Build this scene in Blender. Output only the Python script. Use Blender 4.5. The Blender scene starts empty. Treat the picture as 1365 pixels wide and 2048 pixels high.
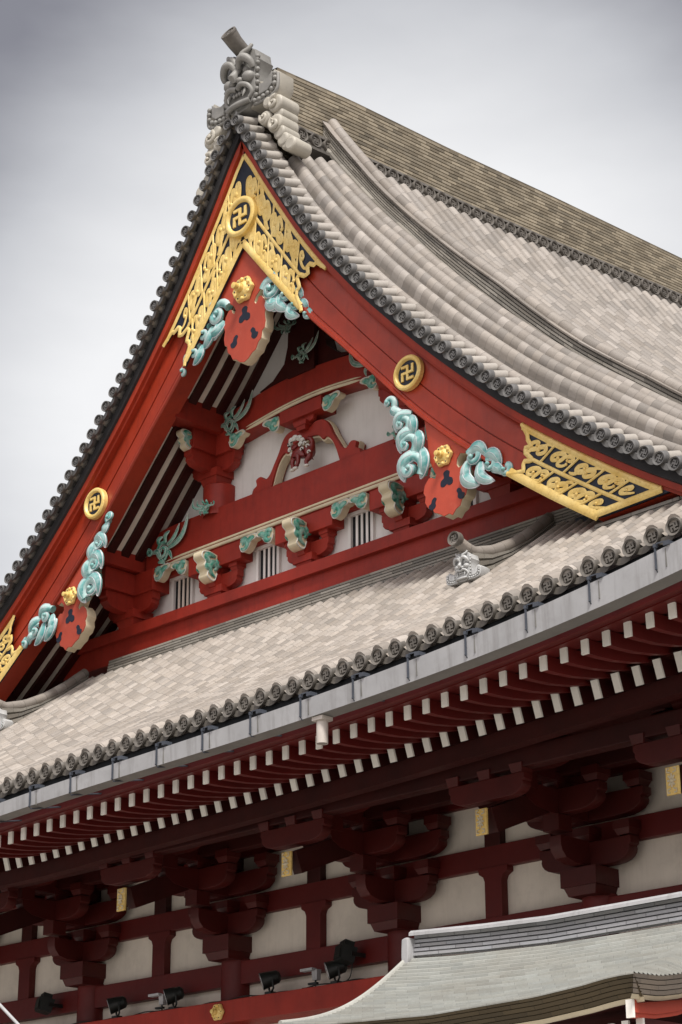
import bpy, bmesh, math, random
from mathutils import Vector, Matrix
import numpy as np
random.seed(7)
RAD = math.radians
# ------------------------------------------------------------------ camera
F, YAW, PITCH, ROLL = 4124.5, 0.7814638, 0.3755982, -0.0038496
CAM = Vector((26.99518, -26.49496, 0.0))
fw = Vector((-math.sin(YAW)*math.cos(PITCH), math.cos(YAW)*math.cos(PITCH), math.sin(PITCH)))
r0 = Vector((math.cos(YAW), math.sin(YAW), 0)); u0 = r0.cross(fw)
rt = r0*math.cos(ROLL)+u0*math.sin(ROLL); up = -r0*math.sin(ROLL)+u0*math.cos(ROLL)
scene = bpy.context.scene
cd = bpy.data.cameras.new('camera'); co = bpy.data.objects.new('camera', cd); scene.collection.objects.link(co)
cd.sensor_fit = 'HORIZONTAL'; cd.sensor_width = 36; cd.lens = F/1365*36; cd.clip_start = .5; cd.clip_end = 2000
M = Matrix((rt, up, -fw)).transposed().to_4x4(); M.translation = CAM; co.matrix_world = M
scene.camera = co
# ------------------------------------------------------------------ sky + sun
SUN_EL, SUN_AZ = RAD(56), RAD(126)      # azimuth clockwise from +y
world = bpy.data.worlds.new('World'); scene.world = world; world.use_nodes = True
nt = world.node_tree; nt.nodes.clear()
def N(t, typ, **k):
    n = t.nodes.new(typ)
    for a, b in k.items(): setattr(n, a, b)
    return n
wo = N(nt, 'ShaderNodeOutputWorld'); bg1 = N(nt, 'ShaderNodeBackground'); bg2 = N(nt, 'ShaderNodeBackground'); mx = N(nt, 'ShaderNodeAddShader')
sky = N(nt, 'ShaderNodeTexSky', sky_type='NISHITA', sun_disc=False); sky.sun_elevation = SUN_EL; sky.sun_rotation = SUN_AZ
nt.links.new(sky.outputs[0], bg1.inputs[0]); bg1.inputs[1].default_value = 0.006
tc = N(nt, 'ShaderNodeTexCoord')
mp = N(nt, 'ShaderNodeMapping'); mp.inputs['Scale'].default_value = (1.2, 1.2, 3.0)
nz = N(nt, 'ShaderNodeTexNoise'); nz.inputs['Scale'].default_value = 4.2; nz.inputs['Detail'].default_value = 5; nz.inputs['Roughness'].default_value = .5
nt.links.new(tc.outputs['Generated'], mp.inputs[0]); nt.links.new(mp.outputs[0], nz.inputs['Vector'])
# sky colour: lens vignette painted in, brightest along the camera axis, noise for cloud
nd = N(nt, 'ShaderNodeVectorMath', operation='DOT_PRODUCT')
bd = (fw*1.0 + rt*0.03 + up*0.012).normalized()
nd.inputs[1].default_value = bd; nt.links.new(tc.outputs['Generated'], nd.inputs[0])
mr = N(nt, 'ShaderNodeMapRange', interpolation_type='SMOOTHSTEP'); mr.inputs[1].default_value = .958; mr.inputs[2].default_value = .993
mr.inputs[3].default_value = 0; mr.inputs[4].default_value = 1
nt.links.new(nd.outputs['Value'], mr.inputs[0])
ad = N(nt, 'ShaderNodeMath', operation='MULTIPLY_ADD'); ad.inputs[1].default_value = .62
su = N(nt, 'ShaderNodeMath', operation='SUBTRACT'); su.inputs[1].default_value = .5
nt.links.new(nz.outputs[0], su.inputs[0]); nt.links.new(su.outputs[0], ad.inputs[0]); nt.links.new(mr.outputs[0], ad.inputs[2])
cr = N(nt, 'ShaderNodeValToRGB'); e = cr.color_ramp.elements
e[0].position = 0; e[0].color = (.19, .19, .215, 1); e[1].position = 1; e[1].color = (.70, .70, .705, 1)
m_ = cr.color_ramp.elements.new(.45); m_.color = (.45, .455, .475, 1)
nt.links.new(ad.outputs[0], cr.inputs[0])
sz_ = N(nt, 'ShaderNodeSeparateXYZ'); nt.links.new(tc.outputs['Generated'], sz_.inputs[0])
hz = N(nt, 'ShaderNodeMapRange', interpolation_type='SMOOTHSTEP'); hz.inputs[1].default_value = .02; hz.inputs[2].default_value = .24; hz.inputs[3].default_value = .06; hz.inputs[4].default_value = 1
nt.links.new(sz_.outputs[2], hz.inputs[0])
hm = N(nt, 'ShaderNodeMix', data_type='RGBA', blend_type='MULTIPLY'); hm.inputs[0].default_value = 1
nt.links.new(cr.outputs[0], hm.inputs[6]); nt.links.new(hz.outputs[0], hm.inputs[7])
nd2 = N(nt, 'ShaderNodeVectorMath', operation='DOT_PRODUCT'); nd2.inputs[1].default_value = Vector((.62, -.70, .35)).normalized(); nt.links.new(tc.outputs['Generated'], nd2.inputs[0])  # unseen sky behind the camera brightened, added to light the gable
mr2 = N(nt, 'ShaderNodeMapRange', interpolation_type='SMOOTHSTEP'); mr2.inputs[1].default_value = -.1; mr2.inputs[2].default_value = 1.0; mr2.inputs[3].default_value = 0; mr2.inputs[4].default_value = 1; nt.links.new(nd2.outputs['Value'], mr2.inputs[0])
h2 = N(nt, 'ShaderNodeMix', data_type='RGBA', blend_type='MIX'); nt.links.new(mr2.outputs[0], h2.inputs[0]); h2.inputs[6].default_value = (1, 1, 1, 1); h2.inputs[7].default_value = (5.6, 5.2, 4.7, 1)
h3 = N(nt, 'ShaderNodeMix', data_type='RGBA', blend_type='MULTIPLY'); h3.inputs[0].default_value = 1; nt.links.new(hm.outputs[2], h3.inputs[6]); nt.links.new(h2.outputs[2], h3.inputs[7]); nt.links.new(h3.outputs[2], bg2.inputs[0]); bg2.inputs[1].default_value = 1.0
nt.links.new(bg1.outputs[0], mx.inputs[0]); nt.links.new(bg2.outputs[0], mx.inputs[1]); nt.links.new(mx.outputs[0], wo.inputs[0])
sl = bpy.data.lights.new('sun', 'SUN'); sl.energy = 3.0; sl.angle = RAD(12); sl.color = (1, .96, .9)
so = bpy.data.objects.new('sun', sl); scene.collection.objects.link(so)
sd = Vector((math.sin(SUN_AZ)*math.cos(SUN_EL), math.cos(SUN_AZ)*math.cos(SUN_EL), math.sin(SUN_EL)))
so.rotation_euler = sd.to_track_quat('Z', 'Y').to_euler()
vs = scene.view_settings; vs.view_transform = 'Standard'; vs.look = 'None'; vs.gamma = 1; vs.exposure = 0.36

# ------------------------------------------------------------------ helpers
def by(px, py, y):
    d = fw + rt*((px-682.5)/F) - up*((py-1024)/F); t = (y-CAM.y)/d.y
    return CAM + d*t
def xz(px, py, y):
    p = by(px, py, y); return (p.x, p.z)
def V(*a): return Vector(a)
def lerp(a, b, t): return a+(b-a)*t
def interp(xs, ys): return lambda x: float(np.interp(x, xs, ys))
def link(o, parent=None):
    scene.collection.objects.link(o)
    if parent is not None: o.parent = parent
    return o
def tag(o, label, cat, group=None):
    o['label'] = label; o['category'] = cat
    if group: o['group'] = group
    return o
def empty(name, loc=(0, 0, 0)):
    o = bpy.data.objects.new(name, None); o.location = loc; o.empty_display_size = .3; return link(o)
def finish(name, me, mat, parent, smooth=True, ang=38):
    for m in (mat if isinstance(mat, (list, tuple)) else [mat]): me.materials.append(m)
    if smooth:
        me.shade_smooth(); me.set_sharp_from_angle(angle=RAD(ang))
    o = bpy.data.objects.new(name, me)
    if parent is not None and parent.type == 'EMPTY' and parent.location.length > 0:
        o.location = (0, 0, 0); me.transform(Matrix.Translation(-parent.location))
    return link(o, parent)
class MB:
    def __init__(s): s.v = []; s.f = []; s.uv = []; s.mi = []
    def face(s, ids, uvs=None, mi=0):
        s.f.append(ids); s.uv.append(uvs or [(0, 0)]*len(ids)); s.mi.append(mi)
    def grid(s, rows, uvf=None, mi=0, closed=False, flip=False):
        b = len(s.v); n = len(rows[0])
        for r in rows: s.v.extend([tuple(p) for p in r])
        m = n if closed else n-1
        for i in range(len(rows)-1):
            for j in range(m):
                k = (j+1) % n
                ids = [b+i*n+j, b+i*n+k, b+(i+1)*n+k, b+(i+1)*n+j]
                uv = [uvf(i, j), uvf(i, j+1), uvf(i+1, j+1), uvf(i+1, j)] if uvf else None
                if flip: ids.reverse(); uv = uv[::-1] if uv else None
                s.face(ids, uv, mi)
        return b
    def cap(s, ids, mi=0): s.face(list(ids), None, mi)
    def box(s, c, d, rot=None, mi=0, taper=1.0):
        x, y, z = d[0]/2, d[1]/2, d[2]/2; b = len(s.v); c = Vector(c)
        for sz in (-1, 1):
            k = taper if sz < 0 else 1
            for sy in (-1, 1):
                for sx in (-1, 1):
                    p = V(sx*x*k, sy*y*k, sz*z)
                    if rot is not None: p = rot @ p
                    s.v.append(tuple(c+p))
        for q in ((0, 2, 3, 1), (4, 5, 7, 6), (0, 1, 5, 4), (2, 6, 7, 3), (0, 4, 6, 2), (1, 3, 7, 5)):
            s.face([b+i for i in q], [(0, 0), (1, 0), (1, 1), (0, 1)], mi)
    def box2(s, x0, x1, y0, y1, z0, z1, mi=0): s.box(((x0+x1)/2, (y0+y1)/2, (z0+z1)/2), (abs(x1-x0), abs(y1-y0), abs(z1-z0)), None, mi)
    def sweep(s, path, rad, n=8, flat=1.0, nrm=V(0, 1, 0), mi=0, caps=True, uk=1.0):
        """tube along path; flat = thickness along nrm relative to in-plane radius"""
        P = [Vector(p) for p in path]; rows = []; L = 0; Ls = []
        for i, p in enumerate(P):
            t = (P[min(i+1, len(P)-1)]-P[max(i-1, 0)])
            if t.length < 1e-9: t = V(1, 0, 0)
            t.normalize(); a = t.cross(nrm)
            if a.length < 1e-4: a = t.cross(V(1, 0, .3))
            a.normalize(); bb = a.cross(t).normalized()
            r = rad(i/(len(P)-1)) if callable(rad) else (rad[i] if isinstance(rad, (list, tuple)) else rad)
            rows.append([p+a*(r*math.cos(6.28318*k/n))+bb*(r*flat*math.sin(6.28318*k/n)) for k in range(n)])
            if i: L += (P[i]-P[i-1]).length
            Ls.append(L)
        b = s.grid(rows, lambda i, j: (Ls[i]*uk, j/n), mi, closed=True)
        if caps:
            s.cap([b+k for k in range(n)][::-1], mi); e_ = b+(len(P)-1)*n; s.cap([e_+k for k in range(n)], mi)
    def ball(s, c, r, n=8, mi=0, rot=None):
        r = r if isinstance(r, (tuple, list)) else (r, r, r); c = Vector(c); rows = []
        for i in range(n//2+2):
            th = math.pi*(i)/(n//2+1); rr = max(math.sin(th), 1e-3)
            row = []
            for k in range(n):
                q = V(r[0]*rr*math.cos(6.28318*k/n), r[1]*rr*math.sin(6.28318*k/n), -r[2]*math.cos(th))
                row.append(c+(rot @ q if rot is not None else q))
            rows.append(row)
        s.grid(rows, None, mi, closed=True)
    def build(s, name, mat, parent=None, smooth=True, ang=38):
        me = bpy.data.meshes.new(name); me.from_pydata(s.v, [], s.f)
        ul = me.uv_layers.new(name='UVMap'); fl = [c for f_ in s.uv for uv in f_ for c in uv]
        ul.data.foreach_set('uv', fl)
        if any(s.mi): me.polygons.foreach_set('material_index', s.mi)
        me.update()
        return finish(name, me, mat, parent, smooth, ang)
def plate_mesh(loops, y0, y1, bevel=0.0, name='plate', res=1):
    """flat piece in the xz plane from outline loops (first = outline, others = holes), front y0, back y1"""
    cu = bpy.data.curves.new(name, 'CURVE'); cu.dimensions = '2D'; cu.fill_mode = 'BOTH'
    hd = abs(y1-y0)/2; cu.extrude = max(hd-bevel, .0005); cu.bevel_depth = bevel; cu.bevel_resolution = res; cu.offset = -bevel if bevel else 0
    for lp in loops:
        sp = cu.splines.new('POLY'); sp.points.add(len(lp)-1); sp.use_cyclic_u = True
        for i, (x, z) in enumerate(lp): sp.points[i].co = (x, z, 0, 1)
    o = bpy.data.objects.new('tmp', cu); scene.collection.objects.link(o)
    dg = bpy.context.evaluated_depsgraph_get(); dg.update()
    me = bpy.data.meshes.new_from_object(o.evaluated_get(dg), depsgraph=dg)
    bpy.data.objects.remove(o); bpy.data.curves.remove(cu)
    me.transform(Matrix(((1, 0, 0, 0), (0, 0, -1, (y0+y1)/2), (0, 1, 0, 0), (0, 0, 0, 1))))
    me.name = name; me.materials.clear()
    return me
def plate(name, loops, y0, y1, mat, parent, bevel=0.0, ang=38, res=1):
    if not isinstance(loops[0][0], (tuple, list)): loops = [loops]
    return finish(name, plate_mesh(loops, y0, y1, bevel, name, res), mat, parent, True, ang)
def joinm(meshes, name):
    bm = bmesh.new()
    for m in meshes: bm.from_mesh(m)
    me = bpy.data.meshes.new(name); bm.to_mesh(me); bm.free(); return me
def copy_obj(o, loc=None, parent=None, mat=None):
    c = o.copy(); scene.collection.objects.link(c); c.parent = parent if parent is not None else o.parent
    if loc is not None: c.location = loc
    return c
def catmull(pts, n=6, closed=False):
    P = [tuple(p) for p in pts]; out = []; m = len(P)
    for i in range(m if closed else m-1):
        a = P[(i-1) % m] if closed or i > 0 else P[0]; b = P[i]; c = P[(i+1) % m]; d = P[(i+2) % m] if closed or i+2 < m else P[-1]
        for k in range(n):
            t = k/n
            out.append(tuple(.5*((2*b[q])+(-a[q]+c[q])*t+(2*a[q]-5*b[q]+4*c[q]-d[q])*t*t+(-a[q]+3*b[q]-3*c[q]+d[q])*t**3) for q in range(len(b))))
    if not closed: out.append(P[-1])
    return out
def circ(cx, cz, r, n=24, ph=0): return [(cx+r*math.cos(ph+6.28318*k/n), cz+r*math.sin(ph+6.28318*k/n)) for k in range(n)]
def mirror(pts): return [(-x, z) for x, z in pts][::-1]

# ------------------------------------------------------------------ materials
def newmat(name):
    m = bpy.data.materials.new(name); m.use_nodes = True; t = m.node_tree; b = t.nodes['Principled BSDF']; return m, t, b
def mixc(t, fac, a, b, bt='MIX'):
    n = N(t, 'ShaderNodeMix', data_type='RGBA', blend_type=bt)
    if isinstance(fac, (int, float)): n.inputs[0].default_value = fac
    else: t.links.new(fac, n.inputs[0])
    for s_, x in ((6, a), (7, b)):
        if isinstance(x, (tuple, list)): n.inputs[s_].default_value = (*x[:3], 1)
        else: t.links.new(x, n.inputs[s_])
    return n.outputs[2]
def math_(t, op, a, b=None):
    n = N(t, 'ShaderNodeMath', operation=op)
    for i, x in enumerate((a, b)):
        if x is None: continue
        if isinstance(x, (int, float)): n.inputs[i].default_value = x
        else: t.links.new(x, n.inputs[i])
    return n.outputs[0]
def noise(t, scale, detail=3, rough=.5, vec=None, dist=0):
    n = N(t, 'ShaderNodeTexNoise'); n.inputs['Scale'].default_value = scale; n.inputs['Detail'].default_value = detail
    n.inputs['Roughness'].default_value = rough; n.inputs['Distortion'].default_value = dist
    if vec is None:
        tc = N(t, 'ShaderNodeNewGeometry'); vec = tc.outputs['Position']
    t.links.new(vec, n.inputs['Vector']); return n.outputs[0]
def ramp(t, x, p0, p1, a=(0, 0, 0), b=(1, 1, 1)):
    n = N(t, 'ShaderNodeValToRGB'); e = n.color_ramp.elements; e[0].position = p0; e[1].position = p1
    e[0].color = (*a, 1); e[1].color = (*b, 1); t.links.new(x, n.inputs[0]); return n.outputs[0]
def bump(t, b, h, st=.3, dist=.02):
    n = N(t, 'ShaderNodeBump'); n.inputs['Strength'].default_value = st; n.inputs['Distance'].default_value = dist
    t.links.new(h, n.inputs['Height']); t.links.new(n.outputs[0], b.inputs['Normal'])
def paint(name, col, rough=.5, var=.25, scale=1.5, spec=.4, dirt=.0, dirtcol=(.05, .03, .02), grain=.0, streak=.0, fade=None):
    m, t, b = newmat(name)
    c = mixc(t, ramp(t, noise(t, scale, 5, .6), .3, .75), tuple(x*(1-var) for x in col), tuple(min(1, x*(1+var*.5)) for x in col))
    if dirt:
        c = mixc(t, math_(t, 'MULTIPLY', ramp(t, noise(t, scale*2.7, 7, .7), .5, .75), dirt), c, dirtcol)
    if streak:
        gp_ = N(t, 'ShaderNodeNewGeometry'); mp_ = N(t, 'ShaderNodeMapping'); mp_.inputs['Scale'].default_value = (9, 9, .8); t.links.new(gp_.outputs['Position'], mp_.inputs[0])
        st = ramp(t, noise(t, 1.0, 5, .65, mp_.outputs[0]), .50, .74)
        c = mixc(t, math_(t, 'MULTIPLY', st, streak), c, dirtcol)
    if fade:
        c = mixc(t, math_(t, 'MULTIPLY', ramp(t, noise(t, 5.5, 6, .75), .56, .78), .35), c, fade)
    oi = N(t, 'ShaderNodeObjectInfo'); rr = math_(t, 'ADD', math_(t, 'MULTIPLY', oi.outputs['Random'], -.16), 1.0)
    c = mixc(t, 1.0, c, rr, 'MULTIPLY')
    t.links.new(c, b.inputs['Base Color']); b.inputs['Roughness'].default_value = rough; b.inputs['Specular IOR Level'].default_value = spec
    if rough < .6:
        t.links.new(math_(t, 'ADD', math_(t, 'MULTIPLY', noise(t, 7, 5, .7), .35), rough-.17), b.inputs['Roughness'])
    if grain: bump(t, b, noise(t, 60, 4, .6), grain, .01)
    return m
def tilemat(name, base, var=.35, seam=.05, su_=1.0, sv_=1.0, stain=.35, staincol=(.10, .085, .06), off=.0, seamdark=.35, rough=.55, rowseam=0):
    """roof tiles: uv.x counts rows, uv.y counts tiles down the row"""
    m, t, b = newmat(name)
    uv = N(t, 'ShaderNodeUVMap'); sp = N(t, 'ShaderNodeSeparateXYZ'); t.links.new(uv.outputs[0], sp.inputs[0])
    fx = math_(t, 'FLOOR', math_(t, 'MULTIPLY', sp.outputs[0], su_))
    vv = math_(t, 'ADD', math_(t, 'MULTIPLY', sp.outputs[1], sv_), math_(t, 'MULTIPLY', fx, off))
    fy = math_(t, 'FLOOR', vv); fr = math_(t, 'FRACT', vv)
    cb = N(t, 'ShaderNodeCombineXYZ'); t.links.new(fx, cb.inputs[0]); t.links.new(fy, cb.inputs[1])
    wn = N(t, 'ShaderNodeTexWhiteNoise', noise_dimensions='2D'); t.links.new(cb.outputs[0], wn.inputs[0])
    c = mixc(t, wn.outputs[0], tuple(x*(1-var) for x in base), tuple(min(.9, x*(1+var)) for x in base))
    # warm/cool shift per tile
    wn2 = N(t, 'ShaderNodeTexWhiteNoise', noise_dimensions='3D'); t.links.new(cb.outputs[0], wn2.inputs[0])
    sep = N(t, 'ShaderNodeSeparateColor'); t.links.new(wn2.outputs[1], sep.inputs[0])
    c = mixc(t, math_(t, 'MULTIPLY', sep.outputs[1], .35), c, tuple(x*k for x, k in zip(base, (1.0, .93, .84))))
    c = mixc(t, math_(t, 'MULTIPLY', ramp(t, noise(t, .9, 6, .7), .42, .72), stain), c, staincol)
    c = mixc(t, math_(t, 'MULTIPLY', ramp(t, noise(t, 14, 4, .7), .45, .8), .25), c, tuple(x*.55 for x in base))
    sm = math_(t, 'LESS_THAN', fr, seam)
    c = mixc(t, math_(t, 'MULTIPLY', sm, 1-seamdark), c, tuple(x*.3 for x in base))
    if rowseam:
        c = mixc(t, math_(t, 'MULTIPLY', math_(t, 'LESS_THAN', math_(t, 'FRACT', math_(t, 'MULTIPLY', sp.outputs[0], su_)), rowseam), .75), c, tuple(x*.25 for x in base))
    t.links.new(c, b.inputs['Base Color']); b.inputs['Roughness'].default_value = rough; b.inputs['Specular IOR Level'].default_value = .35
    h = math_(t, 'ADD', math_(t, 'MULTIPLY', fr, .6), math_(t, 'MULTIPLY', noise(t, 25, 3), .25))
    bump(t, b, h, .45, .03)
    return m
RED = paint('vermilion_paint', (.40, .040, .014), .42, .26, .7, .45, .22, (.10, .012, .008), .06, .28, (.47, .075, .035))
REDW = paint('vermilion_timber', (.335, .028, .015), .5, .28, 1.2, .35, .22, (.10, .012, .008), .10, .30, (.38, .05, .03))
REDD = paint('shade_darkened_timber', (.046, .0045, .003), .55, .35, 2.0, .3, .25, (.05, .006, .004), .05)  # vermilion with the shade of eaves and recesses put into the colour
CORAL = paint('coral_pendant_paint', (.50, .075, .040), .45, .16, 1.2, .4, .2, (.25, .03, .02), .06, .15, (.60, .18, .12))
REDL = paint('shade_darkened_wall_timber', (.125, .009, .007), .5, .25, 1.2, .35, .15, (.06, .008, .006), .04)  # same vermilion, colour darkened to stand for shade below the eaves
WHITE = paint('white_plaster', (.86, .84, .80), .8, .08, .9, .2, .12, (.45, .41, .36), .05, .18)
OCHREW = paint('aged_white_plaster', (.82, .75, .65), .85, .16, .8, .2, .25, (.30, .26, .21), .06, .12)
CREAM = paint('cream_paint', (.72, .63, .44), .5, .12, 4, .3, .12, (.35, .27, .15))
CAPW = paint('white_rafter_cap', (.93, .90, .82), .5, .05, 5, .3, .15, (.42, .38, .28))
NAVY = paint('dark_navy_lacquer', (.012, .018, .035), .35, .3, 3, .4)
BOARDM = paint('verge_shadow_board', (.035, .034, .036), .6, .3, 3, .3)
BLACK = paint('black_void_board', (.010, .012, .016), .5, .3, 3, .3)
GREY = paint('carved_grey_tile', (.30, .295, .275), .5, .28, 3.2, .4, .35, (.13, .12, .10), .1)
GREYL = paint('pale_grey_tile', (.50, .47, .40), .5, .22, 2.2, .4, .25, (.25, .23, .19), .1)
DISC = paint('weathered_tile_end', (.17, .155, .135), .5, .35, 6, .4, .3, (.07, .065, .06), .1)
VDISC = paint('verge_tile_end', (.15, .147, .142), .45, .3, 6, .45, .3, (.10, .10, .10), .1)
SILV = paint('pale_metal_ogre_tile', (.60, .61, .60), .35, .2, 6, .5, .2, (.2, .2, .2))
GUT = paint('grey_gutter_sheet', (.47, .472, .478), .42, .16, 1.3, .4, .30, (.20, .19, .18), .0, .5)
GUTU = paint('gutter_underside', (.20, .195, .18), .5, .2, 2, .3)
STEEL = paint('blue_grey_steel', (.075, .085, .105), .45, .2, 5, .4)
DARKM = paint('black_metal_housing', (.016, .019, .017), .4, .3, 6, .5)
LENS = paint('lamp_glass', (.42, .43, .44), .12, .2, 6, .6)
PIPE = paint('cream_downpipe', (.55, .50, .45), .45, .1, 5, .3)
GROUND = paint('paving_ground', (.42, .40, .37), .8, .2, .3, .2)
TILE = tilemat('roof_tile', (.30, .275, .248), .32, .05, 2, 1, .4, (.15, .13, .105), 0, .55)
TILEB = tilemat('skirt_roof_tile', (.345, .313, .278), .30, .06, 2, 1, .3, (.18, .155, .125), .43, .5)
NOSHI = tilemat('layered_ridge_tile', (.27, .235, .175), .45, .03, 1, 1, .4, (.10, .085, .06), .37, .5)
NOSHIG = tilemat('grey_layered_tile', (.27, .255, .225), .42, .03, 1, 1, .35, (.12, .11, .09), .37, .5)
SHEETP = paint('pale_verge_copper', (.46, .46, .42), .5, .15, 5, .3)
RIDGEG = tilemat('porch_ridge_tile', (.36, .37, .39), .25, .03, 1, 1, .3, (.2, .2, .2), .37)
SHEET = tilemat('porch_roof_shingle', (.36, .375, .35), .16, .02, 1, 1, .5, (.26, .235, .19), .31, .6, .5, .30)
def goldmat():
    m, t, b = newmat('gilt_metal')
    c = mixc(t, ramp(t, noise(t, 3, 5, .6), .3, .75), (.78, .53, .14), (.95, .74, .30))
    c = mixc(t, math_(t, 'MULTIPLY', ramp(t, noise(t, 22, 5, .7), .5, .8), .5), c, (.33, .17, .035))
    t.links.new(c, b.inputs['Base Color']); b.inputs['Metallic'].default_value = .12; b.inputs['Roughness'].default_value = .42
    bump(t, b, noise(t, 30, 3), .15, .01); return m
GOLD = goldmat()
def leafmat(name, a, b_, w, wfac=.3, k=1.0):
    """painted carving: bands of green shading to white across each lobe"""
    m, t, b = newmat(name)
    uv = N(t, 'ShaderNodeUVMap'); sp = N(t, 'ShaderNodeSeparateXYZ'); t.links.new(uv.outputs[0], sp.inputs[0])
    s_ = math_(t, 'ABSOLUTE', math_(t, 'SINE', math_(t, 'ADD', math_(t, 'MULTIPLY', sp.outputs[1], 3.1416*2*k), .6)))
    c = mixc(t, s_, a, b_)
    c = mixc(t, ramp(t, noise(t, 9, 3, .5), .40, .62), c, mixc(t, .35, c, w))
    c = mixc(t, math_(t, 'MULTIPLY', ramp(t, s_, .80, .97), wfac), c, w)
    t.links.new(c, b.inputs['Base Color']); b.inputs['Roughness'].default_value = .45; return m
TURQ = leafmat('turquoise_carving_paint', (.05, .25, .25), (.21, .46, .43), (.64, .74, .73), .4)
GREEN = leafmat('green_carving_paint', (.008, .15, .10), (.035, .30, .21), (.60, .68, .62), .15)
DGREEN = leafmat('dull_green_carving_paint', (.012, .10, .07), (.05, .20, .145), (.42, .44, .38), .25)
OUTL = paint('white_outline_paint', (.72, .72, .66), .5, .12, 8)
MAROON = paint('maroon_lion_paint', (.20, .018, .014), .35, .3, 8, .5)
PEARL = paint('pearl_scroll_paint', (.70, .68, .72), .4, .15, 8, .5)
# ------------------------------------------------------------------ ground
gm = MB(); gm.box2(-400, 400, -400, 400, -2.2, -1.7); g = gm.build('ground', GROUND, None, False); g['kind'] = 'structure'
# ------------------------------------------------------------------ temple hall
HALL = tag(empty('temple_hall'), 'large vermilion temple hall with white gable wall, gilt fittings and grey tiled roofs', 'temple')
_hp = catmull([(-.6, 23.9), (0, 22.95), (.56, 22.12), (.85, 21.62), (1.4, 20.74), (1.96, 19.88), (2.57, 19.05), (3.21, 18.26), (3.89, 17.48), (5.01, 16.31), (5.96, 15.40), (6.92, 14.54), (7.94, 13.74), (8.97, 13.0), (10.06, 12.28), (12, 11.15), (14.5, 9.95), (18, 8.7)], 6)
H = interp([p[0] for p in _hp], [p[1] for p in _hp])
def dH(x): return (H(x+.15)-H(x-.15))/.3
def hs_path(x0, x1, n, off=0.0):
    """points along the verge curve shifted square to it by off (down is positive)"""
    out = []
    for i in range(n+1):
        x = lerp(x0, x1, i/n); s_ = dH(x); L = math.hypot(1, s_)
        out.append((x+s_*off/L, H(x)-off/L))
    return out
dzx = interp([0, .8, 2.0, 3.2, 5, 8, 10, 18], [.50, .55, .84, 1.0, 1.02, 1.0, .86, .8])
dzy = interp([-2.4, -2.0, -1.65, -1.3, -.95, -.6, -.3, .2, 40], [-.1, .22, .52, .74, .95, 1.08, 1.16, 1.24, 1.24])
def S(x, y):                                     # tiled surface of the main roof (right-hand slope)
    ax = abs(x); l = interp([0, 1.5, 3.9, 11.1, 40], [0, 0, .10, .66, 2.3])(y)
    k = interp([0, 1, 2, 18], [1.6, 1.45, 1.12, 1.0])(ax) if y > 0 else 1.0
    return V(x, y, H(ax)+dzx(ax)*dzy(y)*k+l)
def tile_rows(name, P, cs, us, pitch, rad, seg, mat, parent, nps=7, pan=.55, flip=False):
    """P(c,u)->point on surface, cs = row positions, us = samples down the row"""
    mb = MB()
    for r, c in enumerate(cs):
        rows = []; Ls = []; L = 0; prev = None
        for i, u in enumerate(us):
            p = P(c, u); a = (P(c+.05, u)-P(c-.05, u)).normalized()
            du = 1e-2; t = (P(c, u+du)-P(c, u-du)).normalized(); n = t.cross(a)
            if n.z < 0: n = -n
            n.normalize()
            if prev is not None: L += (p-prev).length
            prev = p; Ls.append(L)
            row = []
            hp = pitch/2
            row.append(P(c-hp, u)-n*rad*pan)
            for k in range(nps):
                th = math.pi*(1-k/(nps-1)); row.append(p+a*rad*math.cos(th)+n*(rad*math.sin(th)*1.25+(0.0 if 0 < k < nps-1 else -rad*.1)))
            row.append(P(c+hp, u)-n*rad*pan)
            rows.append(row)
        ph = random.random()*.35
        uu = lambda j: .25+(0.001 if j == 0 else (.999 if j == nps+1 else .26+.48*(j-1)/(nps-1)))
        mb.grid(rows, lambda i, j: (r+uu(j), Ls[i]/seg+ph+50), flip=flip)
        b = len(mb.v); p = rows[0]; mb.v.extend([tuple(q) for q in p[1:-1]]); mb.face([b+k for k in range(nps)], [(r+.5, 50.3)]*nps)
        p = rows[-1]; b = len(mb.v); mb.v.extend([tuple(q) for q in p[1:-1]]); mb.face([b+k for k in range(nps)], [(r+.5, 50.3)]*nps)
    return mb.build(name, mat, parent, True, 50)
def xs_(a, b, n, p=1.0): return [lerp(a, b, (i/n)**p) for i in range(n+1)]
# right slope: rows behind the descending ridge, then the few bulging rows by the verge
tile_rows('main_roof_slope', lambda c, u: S(u, c), [.38+.385*i for i in range(74)], xs_(1.02, 17.5, 44, 1.15), .385, .118, .36, TILE, HALL, 6)
tile_rows('verge_roof_slope', lambda c, u: S(u, c), [-1.60, -1.24, -.89, -.55], xs_(.95, 14, 70, 1.1), .35, .145, .21, TILE, HALL, 9, .85)
# left slope, seen only edge-on from the front
tile_rows('left_roof_slope', lambda c, u: S(-u, c), [-1.62+.385*i for i in range(60)], xs_(.62, 14, 22, 1.1), .385, .12, .36, TILE, HALL, 5)
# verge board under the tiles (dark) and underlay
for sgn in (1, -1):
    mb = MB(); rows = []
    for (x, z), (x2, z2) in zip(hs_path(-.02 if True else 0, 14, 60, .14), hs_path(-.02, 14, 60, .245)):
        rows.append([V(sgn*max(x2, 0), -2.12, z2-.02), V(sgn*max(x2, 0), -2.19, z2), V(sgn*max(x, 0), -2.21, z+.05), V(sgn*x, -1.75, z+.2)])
    mb.grid(rows, None, flip=sgn < 0); mb.build('verge_board', BOARDM, HALL)
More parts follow.
